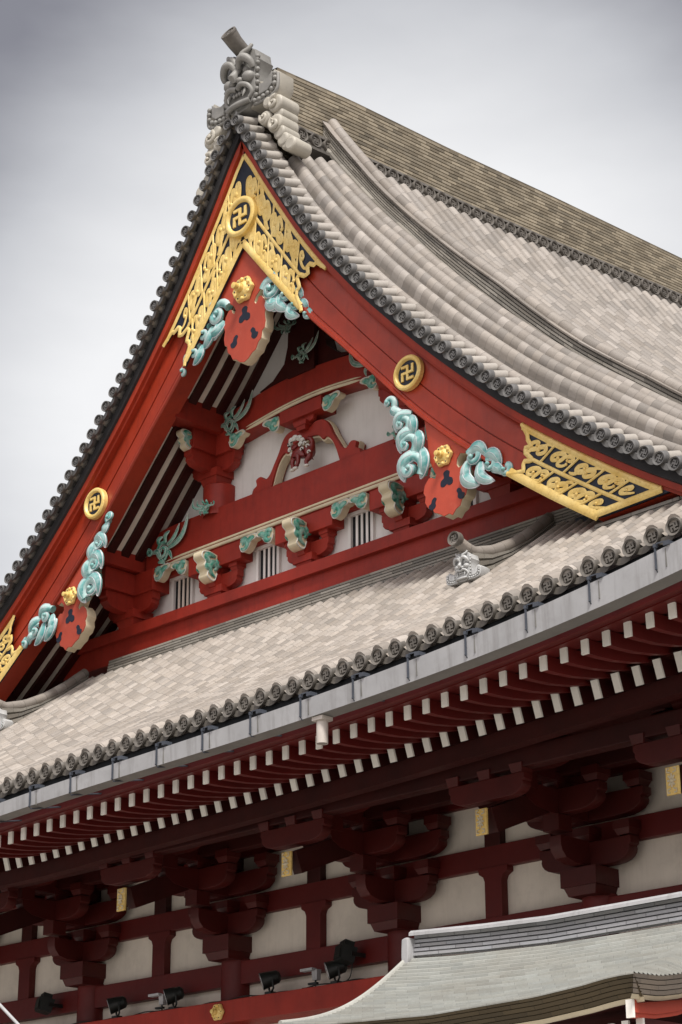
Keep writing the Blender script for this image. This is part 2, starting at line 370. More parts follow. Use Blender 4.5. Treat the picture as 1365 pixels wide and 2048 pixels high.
# first roll along the verge
for sgn in (1, -1):
    mb = MB(); xs = xs_(.5, 14, 80); P = [V(sgn*x, -1.93, H(x)+.25*min(1, .65+x*.10)+.02) for x in xs]
    rows = []; L = 0
    for i, p in enumerate(P):
        t = (P[min(i+1, len(P)-1)]-P[max(0, i-1)]).normalized(); a = V(0, 1, 0); n = t.cross(a)*sgn*-1
        if n.z < 0: n = -n
        if i: L += (p-P[i-1]).length
        rows.append([p+a*(.105*math.cos(6.283*k/10))+n*(.105*math.sin(6.283*k/10)) for k in range(10)]+[p+a*.105])
        rows[-1] = (rows[-1], L)
    mb.grid([r_[0] for r_ in rows], lambda i, j: (.5, rows[i][1]/.27), flip=sgn < 0); mb.build('verge_roll', TILE, HALL)

def manji(r, t=.17):
    a = 1.0*r; w = t*r
    return [(-w, -a), (a, -a), (a, -a+2*w), (w, -a+2*w), (w, -w), (a, -w), (a, a), (a-2*w, a), (a-2*w, w), (w, w), (w, a), (-a, a), (-a, a-2*w), (-w, a-2*w), (-w, w), (-a, w), (-a, -a), (-a+2*w, -a), (-a+2*w, -w), (-w, -w)]
def disc_mb(r, L, slope=0.0, pan=True, pitch=.31, em=True, panright=1):
    """round end tile: axis along +y from the origin, emblem facing -y; slope = rise per metre"""
    mb = MB(); n = 20
    prof = [(0.0, .035), (.72*r, .035), (.76*r, .0), (.95*r, -.012), (r, .02), (r, .10), (r*.88, .13), (r*.88, L)]
    rows = [[V(max(q, 1e-4)*math.cos(6.283*k/n), yy, max(q, 1e-4)*math.sin(6.283*k/n)+slope*yy) for k in range(n)] for q, yy in prof]
    for i in range(len(rows)-1):
        mi = 0 if prof[i+1][1] < .13 else 1
        mb.grid(rows[i:i+2], lambda a, b_: (.5, .5), mi, closed=True)
    if em:
        me = plate_mesh([manji(r*.46, .20)], .008, .04); b = len(mb.v)
        mb.v.extend([tuple(v.co) for v in me.vertices]); 
        for p in me.polygons: mb.face([b+i for i in p.vertices], None, 2)
        bpy.data.meshes.remove(me)
    if pan:                                    # crescent face and tongue of the pan tile to one side
        c = panright*pitch/2; m = 9; top = []; bot = []
        for k in range(m+1):
            x = lerp(-pitch/2, pitch/2, k/m); q = (x/(pitch/2))
            top.append((c+x, -.10*r-(1-q*q)*.30*r)); bot.append((c+x, -.55*r-(1-q*q)*.62*r))
        b0 = mb.grid([[V(x, .05, z) for x, z in bot], [V(x, .05, z) for x, z in top], [V(x, L, z+slope*L) for x, z in top]], lambda i, j: (.5, .5), 0)
        mb.grid([[V(x, L*.4, z+slope*L*.4) for x, z in bot], [V(x, .05, z) for x, z in bot]], lambda i, j: (.5, .5), 0)
    return mb
# verge end tiles, both slopes
def along(fn, x0, x1, step):
    out = [x0]; x = x0; acc = 0; 
    while x < x1:
        dx = .01; acc += math.hypot(dx, fn(x+dx)-fn(x)); x += dx
        if acc >= step: out.append(x); acc = 0
    return out
TILE1 = tilemat('verge_barrel_tile', (.37, .345, .31), .12, -1, 1, 1, .4, (.18, .16, .135))
vd = disc_mb(.118, .44, .34, True, .322).build('verge_end_tile', [VDISC, TILE1, VDISC], HALL, True, 40)
first = True
for sgn in (1, -1):
    for x in along(H, .12, 10.9 if sgn > 0 else 7.6, .322):
        o = vd if first else copy_obj(vd); first = False
        s_ = math.atan(dH(x)); o.location = (sgn*x, -2.42, H(x)); o.rotation_euler = (0, -s_*sgn if sgn > 0 else s_*-1*-1, 0)
        o.rotation_euler = (random.uniform(-.02, .02), -math.atan(dH(x)*sgn)+random.uniform(-.03, .03), random.uniform(-.02, .02))
# ------------------------------------------------------------------ descending ridge on the right slope (and its twin)
def courses(name, path, outs, ups, n, h, mat, parent, inset=.012, thick=.3, seg=.30, lead=None):
    """stack of thin flat tiles: path = base line of the face, outs = outward direction, ups = up"""
    mb = MB(); rows = []; L = 0; Ls = []
    for i, p in enumerate(path):
        o_ = outs[i] if isinstance(outs, list) else outs; u_ = ups[i] if isinstance(ups, list) else ups
        hh = h[i] if isinstance(h, list) else h; row = []; 
        for k in range(n):
            b = p+u_*hh*k; bat = -o_*(k*inset)
            row += [b+bat-o_*.05, b+bat-o_*.05+u_*hh*.32, b+bat+o_*.0+u_*hh*.32, b+bat+u_*hh*.98]
        row += [p+u_*hh*n-o_*thick]
        rows.append(row)
        if i: L += (p-path[i-1]).length
        Ls.append(L)
    mb.grid(rows, lambda i, j: (min(j//4, n-1)+.5, Ls[i]/seg+80), flip=lead == 'flip')
    return mb.build(name, mat, parent, True, 20)
kb = interp([.5, .88, 1.83, 2.96, 4.02, 6.01, 7.2, 9.06, 14], [1.0, .98, 1.22, 1.36, 1.34, 1.2, 1.12, .97, .95])
kf = interp([.5, .75, 1.71, 2.55, 3.64, 5.21, 5.93, 7.05, 8.41, 9.06, 14], [1.40, 1.46, 1.64, 1.72, 1.80, 1.82, 1.73, 1.63, 1.56, 1.47, 1.45])
kx = xs_(.62, 14, 60)
for sgn in (1, -1):
    pth = [V(sgn*x, -.40, H(x)+kb(x)) for x in kx]
    up_ = [V(sgn*-dH(x)/math.hypot(1, dH(x))*0+0, 0, 1) for x in kx]
    courses('descending_ridge_wall', pth, V(0, -1, 0), V(0, 0, 1), 6, [max(kf(x)-kb(x)-.02, .1)/6 for x in kx], NOSHIG, HALL, 0.004, .34, .42, None if sgn > 0 else 'flip')
    courses('descending_ridge_wall', [V(sgn*x, .15, H(x)+kb(x)-.1) for x in kx], V(0, 1, 0), V(0, 0, 1), 6, [max(kf(x)-kb(x)+.08, .1)/6 for x in kx], NOSHIG, HALL, 0.004, .30, .42, 'flip' if sgn > 0 else None)
    # base course step, flat top ledge, round cap
    mb = MB(); rows = []; L = 0; Ls = []
    for i, x in enumerate(kx):
        z = H(x)+kb(x); rows.append([V(sgn*x, -.50, z-.12), V(sgn*x, -.50, z-.03), V(sgn*x, -.38, z+.01)])
        if i: L += math.hypot(kx[i]-kx[i-1], H(x)-H(kx[i-1]))
        Ls.append(L)
    mb.grid(rows, lambda i, j: (.5, Ls[i]/.55), flip=sgn < 0)
    mb.build('descending_ridge_base', NOSHIG, HALL)
    mb = MB(); rows = []
    for i, x in enumerate(kx):
        z = H(x)+kf(x)-.04; rows.append([V(sgn*x, -.42, z-.03), V(sgn*x, -.43, z+.01), V(sgn*x, -.30, z+.03), V(sgn*x, -.12, z+.04), V(sgn*x, .18, z+.0), V(sgn*x, .18, z-.05)])
    mb.grid(rows, lambda i, j: (.5, Ls[i]/.9), flip=sgn < 0); mb.build('descending_ridge_ledge', TILE, HALL)
    mb = MB(); cap = [V(sgn*x, -.13, H(x)+kf(x)+.035) for x in kx]
    mb.sweep(cap, .118, 12, 1.0, V(0, 1, 0), uk=1/.36); 
    mb.uv = [[(0.5, u) for u, v in q] for q in mb.uv]
    mb.build('descending_ridge_cap', TILE, HALL)
# ------------------------------------------------------------------ main ridge
ry = [-1.75, -1.25, .5, 3.7, 7.3, 12.5, 20, 32]; rz = interp(ry, [24.20, 24.24, 24.40, 24.57, 24.84, 25.16, 25.55, 26.3])
rb = interp([-1.2, 1.5, 3.8, 6.8, 12, 20, 32], [22.86, 23.03, 23.15, 23.40, 23.86, 24.4, 25.2])
ys = xs_(-1.6, 32, 70)
for sgn in (1, -1):
    courses('ridge_wall', [V(sgn*.62, y, rb(y)) for y in ys], V(sgn, 0, 0), V(0, 0, 1), 15, [(rz(y)-rb(y))/15 for y in ys], NOSHI, HALL, .010, .5, .30, 'flip' if sgn > 0 else None)
mb = MB(); mb.sweep([V(0, y, rz(y)+.03) for y in ys], .13, 10, 1.0, V(1, 0, 0), uk=1/.4); mb.uv = [[(0.5, u) for u, v in q] for q in mb.uv]
mb.grid([[V(.47, y, rz(y)-.02), V(.49, y, rz(y)+.03), V(.1, y, rz(y)+.07), V(-.1, y, rz(y)+.07), V(-.49, y, rz(y)+.03), V(-.47, y, rz(y)-.02)] for y in ys], lambda i, j: (.5, i*.9))
mb.build('ridge_cap', NOSHI, HALL)
# carved band with round end tiles under the ridge, both sides
for sgn in (1, -1):
    mb = MB()
    mb.grid([[V(sgn*.60, y, rb(y)-.52), V(sgn*.92, y, rb(y)-.50), V(sgn*.92, y, rb(y)-.44), V(sgn*.80, y, rb(y)-.42), V(sgn*.80, y, rb(y)-.34), V(sgn*.70, y, rb(y)-.32), V(sgn*.68, y, rb(y)-.06), V(sgn*.78, y, rb(y)-.05), V(sgn*.76, y, rb(y)+.02), V(sgn*.6, y, rb(y)+.03)] for y in ys], lambda i, j: (.5, .5), flip=sgn > 0)
    mb.build('ridge_base_band', DISC, HALL, True, 30)
rd = disc_mb(.155, .14, 0, True, .39).build('ridge_end_tile', [DISC, DISC, DISC], HALL, True, 40)
first = True
for sgn in (1,):
    for i in range(72):
        y = -1.19+.388*i
        if -.3 < y < .3: continue
        o = rd if first else copy_obj(rd); first = False
        o.location = (sgn*.83, y, rb(y)-.20); o.rotation_euler = (0, 0, RAD(90)*sgn)
# projecting round tile above the ogre tile
mb = MB(); P = [V(0, -1.3, 24.33), V(0, -1.7, 24.43), V(0, -2.05, 24.56), V(0, -2.35, 24.72), V(0, -2.52, 24.85)]
mb.sweep(P, [.15, .155, .16, .17, .185], 14, 1.0, V(1, 0, 0), uk=3)
tz = Matrix.Rotation(RAD(-38), 3, 'X')
for o_ in (mb,):
    me = plate_mesh([circ(0, 0, .19, 24), circ(0, 0, .145, 24)], -.03, .03, .01); b = len(mb.v)
    mb.v.extend([tuple(V(0, -2.53, 24.86)+Matrix.Rotation(RAD(-30), 3, 'X') @ v.co) for v in me.vertices])
    for p in me.polygons: mb.face([b+i for i in p.vertices], None, 0)
    me = plate_mesh([manji(.085, .19)], -.02, .02); b = len(mb.v)
    mb.v.extend([tuple(V(0, -2.53, 24.86)+Matrix.Rotation(RAD(-30), 3, 'X') @ v.co) for v in me.vertices])
    for p in me.polygons: mb.face([b+i for i in p.vertices], None, 0)
mb.build('ridge_end_roll', DISC, HALL)
# ------------------------------------------------------------------ bargeboards
def offpt(x, off): s_ = dH(x); L = math.hypot(1, s_); return (x+s_*off/L, H(x)-off/L)
inn = catmull([(-.35, 20.47), (0, 20.03), (1.68, 18.0), (2.61, 17.02), (3.54, 16.03), (4.5, 15.0), (5.28, 14.27), (6.05, 13.62), (6.66, 13.15), (7.5, 12.52), (8.43, 11.87)], 5)
I_ = interp([p[0] for p in inn], [p[1] for p in inn])
# outer edge of the main face runs .39 m inside the tile line; find where it meets the middle and the horizontal cut
opts = [offpt(x, .39) for x in xs_(-.9, 11.5, 200)]
O_ = interp([p[0] for p in opts], [p[1] for p in opts])
def arc(fn, x0, x1, n=160):
    xs = xs_(x0, x1, n); P = [(x, fn(x)) for x in xs]; L = [0]
    for i in range(1, len(P)): L.append(L[-1]+math.hypot(P[i][0]-P[i-1][0], P[i][1]-P[i-1][1]))
    return P, [l/L[-1] for l in L], L[-1]
XO = 9.0
while O_(XO) > 11.93: XO += .01
PI, LI, LENI = arc(I_, 0, 8.43); PO, LO, LENO = arc(O_, 0, XO)
ix = interp(LI, [p[0] for p in PI]); iz = interp(LI, [p[1] for p in PI]); ox = interp(LO, [p[0] for p in PO]); oz = interp(LO, [p[1] for p in PO])
def B(s_, t): return (lerp(ix(s_), ox(s_), t), lerp(iz(s_), oz(s_), t))       # board coordinates: s down the slope, t from inner edge to outer
def bx_loop(sgn, y): return None
sect = [(0.0, -1.60), (0.0, -1.99), (.025, -2.02), (.075, -2.02), (.09, -1.99), (.125, -1.985), (.135, -1.955), (.15, -1.955), (.155, -1.975), (.5, -1.945), (.508, -1.915), (.522, -1.915), (.53, -1.955), (.97, -1.915), (1.0, -1.90), (1.005, -1.88)]
for sgn in (1, -1):
    mb = MB(); rows = []
    for s_ in xs_(0, 1, 60):
        row = []
        for t, y in sect:
            x, z = B(s_, t); row.append(V(sgn*x, y, z))
        x, z = B(s_, 1.0); row += [V(sgn*(x), -1.6, z)]
        rows.append(row)
    mb.grid(rows, None, closed=True, flip=sgn > 0)
    b = len(mb.v); mb.v.extend([tuple(p) for p in rows[-1]]); mb.cap(range(b, b+len(rows[-1])))
    mb.build('bargeboard', RED, HALL, True, 25)
    # outer moulding that steps forward under the tiles
    mb = MB(); rows = []
    for i, x in enumerate(xs_(0, 11.0, 60)):
        P = [offpt(x, .255), offpt(x, .255), offpt(x, .36), offpt(x, .365), offpt(x, .41), offpt(x, .41)]
        Y = [-1.7, -2.135, -2.12, -2.05, -2.04, -1.85]
        rows.append([V(sgn*max(p[0], 0), y, p[1] if p[0] > 0 or i else H(0)-math.hypot(1, dH(0))*[.255, .255, .36, .365, .41, .41][k]) for k, (p, y) in enumerate(zip(P, Y))])
    mb.grid(rows, None, flip=sgn < 0); b = len(mb.v); mb.v.extend([tuple(p) for p in rows[-1]]); mb.cap(range(b, b+6))
    mb.build('bargeboard_moulding', RED, HALL, True, 25)

# ------------------------------------------------------------------ gilt fittings on the bargeboards
def strip(mb, pts, w, y, sgn, h=.03, n=6, m=10, taper=None):
    """raised gilt band along board coordinates pts [(s,t)...]"""
    P = []
    for (a, b_) in zip(pts[:-1], pts[1:]):
        for k in range(m): P.append((lerp(a[0], b_[0], k/m), lerp(a[1], b_[1], k/m)))
    P.append(pts[-1]); path = []
    for s_, t in P:
        x, z = B(s_, t); path.append(V(sgn*x, y, z))
    mb.sweep(path, w/2, n, h*2/w, V(0, 1, 0))
def spiral(cx, cz, r0_, r1, a0, turns, n=14):
    return [(cx+lerp(r0_, r1, k/n)*math.cos(a0+turns*6.283*k/n), cz+lerp(r0_, r1, k/n)*math.sin(a0+turns*6.283*k/n)) for k in range(n+1)]
def scroll_cell(mb, quad, sgn, y, flip, kind, wk=1.18):
    """arabesque filling the cell s0..s1 x t0..t1"""
    s0, s1, t0, t1 = quad
    def mp_(u, v):
        if flip: v = 1-v
        s_, t = lerp(s0, s1, u), lerp(t0, t1, v); x, z = B(s_, t); return V(sgn*x, y, z)
    sz = ((mp_(1, .5)-mp_(0, .5)).length+(mp_(.5, 1)-mp_(.5, 0)).length)/2
    def rib(uv, w0, w1, w2): mb.sweep([mp_(*p) for p in uv], lambda t: sz*wk*(w0*(1-t)**2+w1*2*t*(1-t)*1.6+w2*t*t), 8, .16)
    def rb2(uv, w0, w1, w2): rib(uv, w0, w1, w2)
    if kind == 0:      # bold S with curled ends
        S1 = [(.36, .62), (.33, .74), (.20, .76), (.11, .60), (.18, .40), (.34, .32), (.47, .44), (.53, .58), (.66, .70), (.82, .62), (.89, .42), (.80, .26), (.67, .28), (.64, .40)]
        rib(catmull(S1, 5), .045, .078, .045); mb.ball(mp_(.37, .60), (sz*.075, .03, sz*.075)); mb.ball(mp_(.63, .42), (sz*.075, .03, sz*.075))
        rib(catmull([(.36, .30), (.34, .16), (.22, .10), (.10, .13)], 4), .06, .04, .02); rib(catmull([(.64, .72), (.66, .86), (.78, .92), (.92, .88)], 4), .06, .04, .02)
    elif kind == 1:    # facing C curls joined by a stem
        C1 = [(.36, .50), (.38, .62), (.26, .70), (.12, .58), (.12, .36), (.28, .20), (.46, .26), (.52, .46), (.54, .68), (.66, .82), (.82, .78), (.90, .62)]
        rib(catmull(C1, 5), .045, .072, .035); mb.ball(mp_(.35, .50), (sz*.078, .03, sz*.078)); mb.ball(mp_(.88, .60), (sz*.065, .03, sz*.065))
        rib(catmull([(.50, .30), (.64, .16), (.82, .20), (.88, .36), (.74, .42)], 5), .06, .055, .04); mb.ball(mp_(.74, .41), (sz*.065, .03, sz*.065))
    else:              # single tail curl for narrow tips
        rib(catmull([(.30, .45), (.40, .60), (.26, .72), (.12, .55), (.2, .3), (.45, .22), (.75, .35), (.95, .5)], 4), .05, .07, .03); mb.ball(mp_(.31, .48), (sz*.08, .03, sz*.08))
def back_poly(pts, sgn, n=8):
    out = []
    for a, b_ in zip(pts, pts[1:]+pts[:1]):
        for k in range(n): out.append((lerp(a[0], b_[0], k/n), lerp(a[1], b_[1], k/n)))
    P = [B(*p) for p in out]
    return [(sgn*x, z) for x, z in P]
for sgn in (1, -1):
    # upper plate: s 0..~.29, two bands split at t = .47, cusped lower ends
    outline = [(0, 0.0), (.225, 0.0), (.222, .05), (.206, .13), (.208, .22), (.217, .30), (.207, .38), (.215, .47), (.232, .53), (.244, .62), (.240, .70), (.247, .78), (.262, .84), (.268, .92), (.298, .995), (0, .995)]
    gp = plate('gilt_corner_plate', [back_poly(outline, sgn, 5)], -2.035, -1.985, NAVY, HALL)
    mb = MB(); y = -2.05
    strip(mb, [(0, .055), (.222, .055)], .155, y, sgn, .022); strip(mb, [(0, .955), (.285, .955)], .10, y, sgn, .022); strip(mb, [(.0, .47), (.215, .47)], .075, y, sgn, .022)
    strip(mb, outline[1:-1], .095, y, sgn, .024, 6, 3)
    for k, s_ in enumerate([.048, .100, .150, .195]): strip(mb, [(s_-.004, .03), (s_+.002, .47)], .055, y, sgn, .018); 
    for s_ in [.052, .112, .158, .204]: strip(mb, [(s_, .47), (s_+.008, .96)], .055, y, sgn, .018)
    rnd = random.Random(3)
    sb = [.004, .048, .100, .150, .205]
    for k in range(4):
        scroll_cell(mb, (sb[k], sb[k+1]-.003, .06, .45), sgn, y, k % 2 == 0, k % 2); scroll_cell(mb, (sb[k]+.008, sb[k+1]+.006, .50, .93), sgn, y, k % 2 == 1, (k+1) % 2)
    scroll_cell(mb, (.212, .25, .54, .93), sgn, y, False, 2, .8)
    mb.build('gilt_scrollwork', GOLD, gp, True, 50)
    # lower plate: s ~.76..1
    outline = [(.812, 0.0), (.822, .10), (.828, .20), (.817, .30), (.812, .38), (.822, .47), (.800, .53), (.792, .62), (.797, .70), (.783, .78), (.776, .86), (.755, .995), (1, .995), (1, 0)]
    gp = plate('gilt_foot_plate', [back_poly(outline, sgn, 5)], -2.035, -1.985, NAVY, HALL)
    mb = MB(); strip(mb, [(.812, .055), (.997, .055)], .16, y, sgn, .022); strip(mb, [(.76, .955), (.99, .95)], .115, y, sgn, .022); strip(mb, [(.82, .48), (.995, .50)], .07, y, sgn, .022)
    strip(mb, outline[:12], .085, y, sgn, .024, 6, 3); strip(mb, [(.99, .02), (.99, .98)], .13, y, sgn, .03)
    for s_ in [.868, .912, .955]: strip(mb, [(s_, .03), (s_-.006, .48)], .05, y, sgn, .018)
    for s_ in [.832, .875, .918, .958]: strip(mb, [(s_, .48), (s_-.012, .96)], .05, y, sgn, .018)
    sb = [.826, .868, .912, .955, .987]
    for k in range(4): scroll_cell(mb, (sb[k]+.003, sb[k+1]-.002, .07, .45), sgn, y, k % 2 == 0, (k+1) % 2 if k < 3 else 2)
    sb = [.790, .832, .875, .918, .958, .985]
    for k in range(5): scroll_cell(mb, (sb[k]+.0, sb[k+1]-.008, .53, .92), sgn, y, k % 2 == 1, k % 2 if k < 4 else 2)
    mb.build('gilt_scrollwork', GOLD, gp, True, 50)
def medallion(x, z, r, y, parent):
    m = MB(); n = 40
    prof = [(.70, 0.02), (.74, -.035), (.80, -.055), (.92, -.055), (1.0, -.03), (1.0, .06)]
    m.grid([[V(x+r*q*math.cos(6.283*k/n), y+yy, z+r*q*math.sin(6.283*k/n)) for k in range(n)] for q, yy in prof], None, closed=True)
    o = m.build('gilt_medallion', GOLD, parent)
    d = plate('medallion_field', [circ(x, z, r*.74, 32)], y+.0, y+.02, NAVY, o)
    plate('emblem', [[(x+a, z+b_) for a, b_ in manji(r*.44, .17)]], y-.035, y+.005, GOLD, o, .008)
    return o
medallion(0, 20.70, .44, -2.12, HALL)
for sgn in (1, -1): medallion(sgn*4.42, 15.78, .335, -2.03, HALL)

# ------------------------------------------------------------------ carved pendants (gegyo) and their leaf scrolls
def rosette(x, z, r, y, parent):
    m = MB(); n = 24
    rows = []
    for q, yy in [(1.0, 0), (1.0, -.05), (.93, -.085), (.62, -.075), (.5, -.11), (.36, -.13), (.30, -.10)]:
        rows.append([V(x+r*q*(1+(.09*math.cos(6*6.283*k/n) if q > .6 else 0))*math.cos(6.283*k/n), y+yy*r/.28, z+r*q*(1+(.09*math.cos(6*6.283*k/n) if q > .6 else 0))*math.sin(6.283*k/n)) for k in range(n)])
    m.grid(rows, None, closed=True, flip=True)
    for k in range(6):
        a = 6.283*(k+.5)/6; m.ball((x+r*.78*math.cos(a), y-.32*r, z+r*.78*math.sin(a)), (r*.17, r*.1, r*.17), 8)
    m.sweep([V(x, y-.1*r, z), V(x, y-.75*r, z), V(x, y-.80*r, z), V(x, y-1.15*r, z), V(x, y-1.18*r, z)], [r*.34, r*.32, r*.26, r*.25, r*.12], 14, 1, V(1, 0, 0))
    o = m.build('gilt_rosette', GOLD, parent)
    m = MB()
    for k in range(6):
        a = 6.283*k/6; m.ball((x+r*.80*math.cos(a), y-.31*r, z+r*.80*math.sin(a)), (r*.075, r*.05, r*.075), 6)
    m.build('rosette_hole', NAVY, o)
def leaf(m, base, tip, w, y, curl=.25, h=.6, mi=0):
    """pointed lobe bending sideways"""
    bx_, bz_ = base; tx, tz = tip; dx, dz = tx-bx_, tz-bz_
    P = [V(bx_+dx*t-dz*curl*math.sin(3.14*t), y-.05*math.sin(3.14*t), bz_+dz*t+dx*curl*math.sin(3.14*t)) for t in xs_(0, 1, 10)]
    g_ = lambda t: w*(max(0, math.sin(min(1, t*.88+.12)*3.1416))**.6+.05)*(1.35 if getattr(m, 'edge', 0) else 1.3)
    m.sweep(P, g_, 8, h, mi=mi)
    if getattr(m, 'edge', 0):
        for sd in (-1, 1):
            Q = []
            for i, p in enumerate(P):
                t = (P[min(i+1, 10)]-P[max(i-1, 0)]).normalized(); a = t.cross(V(0, 1, 0)); Q.append(p+a*(sd*g_(i/10)*.92)+V(0, -.25*w, 0))
            m.sweep(Q, w*.11, 5, 1, mi=1)
        m.sweep([p+V(0, -g_(i/10)*h*1.0, 0) for i, p in enumerate(P)], w*.06, 5, 1, mi=1)
def curl(m, cx, cz, R, y, a0, turns, w, bulge=1.0, mi=0):
    n = int(16*abs(turns))+6
    P = [V(cx+R*(1-k/n)**.8*math.cos(a0+turns*6.283*k/n), y-.10*bulge*(k/n), cz+R*(1-k/n)**.8*math.sin(a0+turns*6.283*k/n)) for k in range(n+1)]
    ed = getattr(m, 'edge', 0)
    m.sweep(P, lambda t: (1.2 if ed else 1.22)*w*(1-.55*t), 8, .9, mi=mi)
    if ed:
        for sd in (-1, 1):
            Q = []
            for i, p in enumerate(P):
                t = (P[min(i+1, n)]-P[max(i-1, 0)]).normalized(); a = t.cross(V(0, 1, 0)); Q.append(p+a*(sd*w*(1-.55*i/n)*.98)+V(0, -.35*w, 0))
            m.sweep(Q, w*.12, 5, 1, mi=1)
    m.ball((P[-1].x, P[-1].y-.02, P[-1].z), w*.62, 8, mi)
def scroll_wing(parent, sgn, cx, cz, spec, y=-1.93, name='leaf_scroll', mat=None):
    """spec: list of (kind, u, v, ...) relative to cx,cz in metres; u outward (sgn)"""
    m = MB(); m.edge = 1
    for it in spec:
        k = it[0]
        if k == 'c': _, u, v, R, a0, tn, w = it; curl(m, cx+sgn*u, cz+v, R, y, a0 if sgn > 0 else math.pi-a0, tn*sgn, w)
        elif k == 'l': _, u, v, u2, v2, w, c_ = it; leaf(m, (cx+sgn*u, cz+v), (cx+sgn*u2, cz+v2), w, y, c_*sgn)
        elif k == 'b': _, u, v, r = it; m.ball((cx+sgn*u, y, cz+v), (r, r*.8, r), 12)
    return m.build(name, [mat or TURQ, PEARL], parent, True, 60)
def pendant(cx, zt, zb, w, lean, parent, y0=-2.08):
    """red hexafoil-footed pendant with cream edge. outline given for |dx| then leaned sideways with depth"""
    Hh = zt-zb
    # half outline right side, from top centre downward (u in units of w, v 0 top..1 bottom)
    half = [(.30, .0), (.36, .16), (.44, .30), (.56, .40), (.46, .455), (.40, .475), (.44, .53), (.56, .545), (.60, .50), (.72, .515), (.86, .57), (.92, .65), (.86, .70), (.90, .76), (.84, .81), (.72, .83), (.66, .88), (.52, .905), (.44, .95), (.28, .965), (.14, .985), (0, 1.0)]
    return half
PEND = [(.10, 0.0), (.62, .30), (.50, .40), (.47, .47), (.56, .505), (.66, .49), (.74, .505), (.88, .56), (.93, .64), (.88, .69), (.90, .75), (.83, .81), (.72, .83), (.66, .885), (.52, .91), (.42, .955), (.25, .965), (.12, .99), (0, 1.0)]
def pend_obj(outline, holes, cx, zt, zb, w, y0, y1, parent):
    Hh = zt-zb; R_ = [(cx+u*w, zt-v*Hh) for u, v in outline]; L_ = [(cx-u*w, z) for (u, v), (x, z) in zip(outline, R_)]
    loop = R_+L_[::-1][1:]
    cream = plate('gable_pendant', [loop], y0, y1, CREAM, parent, .012)
    sh = [(cx+(x-cx)*.985, zb+(z-zb)*.995+.004) for x, z in loop]
    hl = []
    for hx, hz, r, kind in holes:
        if kind == 3: hl.append(catmull([(cx+hx*w+r*a, zt-hz*Hh+r*b_) for a, b_ in [(0, 1.25), (.55, .95), (.45, .25), (1.0, -.1), (1.05, -.8), (.45, -1.0), (0, -.75), (-.45, -1.0), (-1.05, -.8), (-1.0, -.1), (-.45, .25), (-.55, .95)]], 3, True))
        else: hl.append(catmull([(cx+hx*w+r*a*kind, zt-hz*Hh+r*b_) for a, b_ in [(.5, 1.1), (1, .7), (.7, .1), (.75, -.6), (.1, -1.1), (-.6, -.9), (-.85, -.2), (-.3, .1), (-.05, .7)]], 3, True))
    plate('pendant_face', [sh], y0-.012, y0+.004, CORAL, cream, .006)
    for h_ in hl: plate('pendant_recess', [h_], y0-.0165, y0+.0, NAVY, cream)
    return cream
# central pendant
cp = pend_obj([(.0, -.02), (1.0, .34), (1.08, .375), (.90, .41), (.66, .445), (.48, .485), (.40, .525), (.46, .55), (.55, .535), (.60, .50), (.70, .50), (.84, .545), (.92, .62), (.86, .665), (.90, .73), (.86, .785), (.76, .80), (.72, .86), (.60, .885), (.50, .935), (.34, .95), (.18, .985), (0, 1.0)], [(0, .60, .15, 3), (-.44, .79, .12, 1), (.44, .79, .12, -1)], 0, 20.12, 17.52, .68, -1.955, -1.74, HALL)
rosette(0, 19.10, .265, -1.98, HALL)
WSPEC = [('c', .34, .0, .27, 2.8, -1.3, .085), ('l', .30, .25, .62, .05, .10, .3), ('l', .2, -.2, .66, -.28, .09, -.3), ('c', .74, -.28, .17, 2.2, -1.1, .065), ('l', .5, .1, .95, -.18, .09, .25), ('l', .55, -.2, .82, -.60, .09, -.2), ('l', .4, -.15, .50, -.52, .075, -.2),
         ('c', 1.02, -.60, .14, 2.2, -1.1, .06), ('l', .85, -.28, 1.22, -.55, .08, .25), ('l', .85, -.5, 1.12, -.85, .08, -.25), ('l', 1.1, -.6, 1.36, -.82, .07, .2), ('c', 1.36, -.92, .09, 1.4, -1.0, .06), ('b', .34, 0, .09)]
for sgn in (1, -1): scroll_wing(HALL, sgn, sgn*.42, 18.84, WSPEC, -1.93)
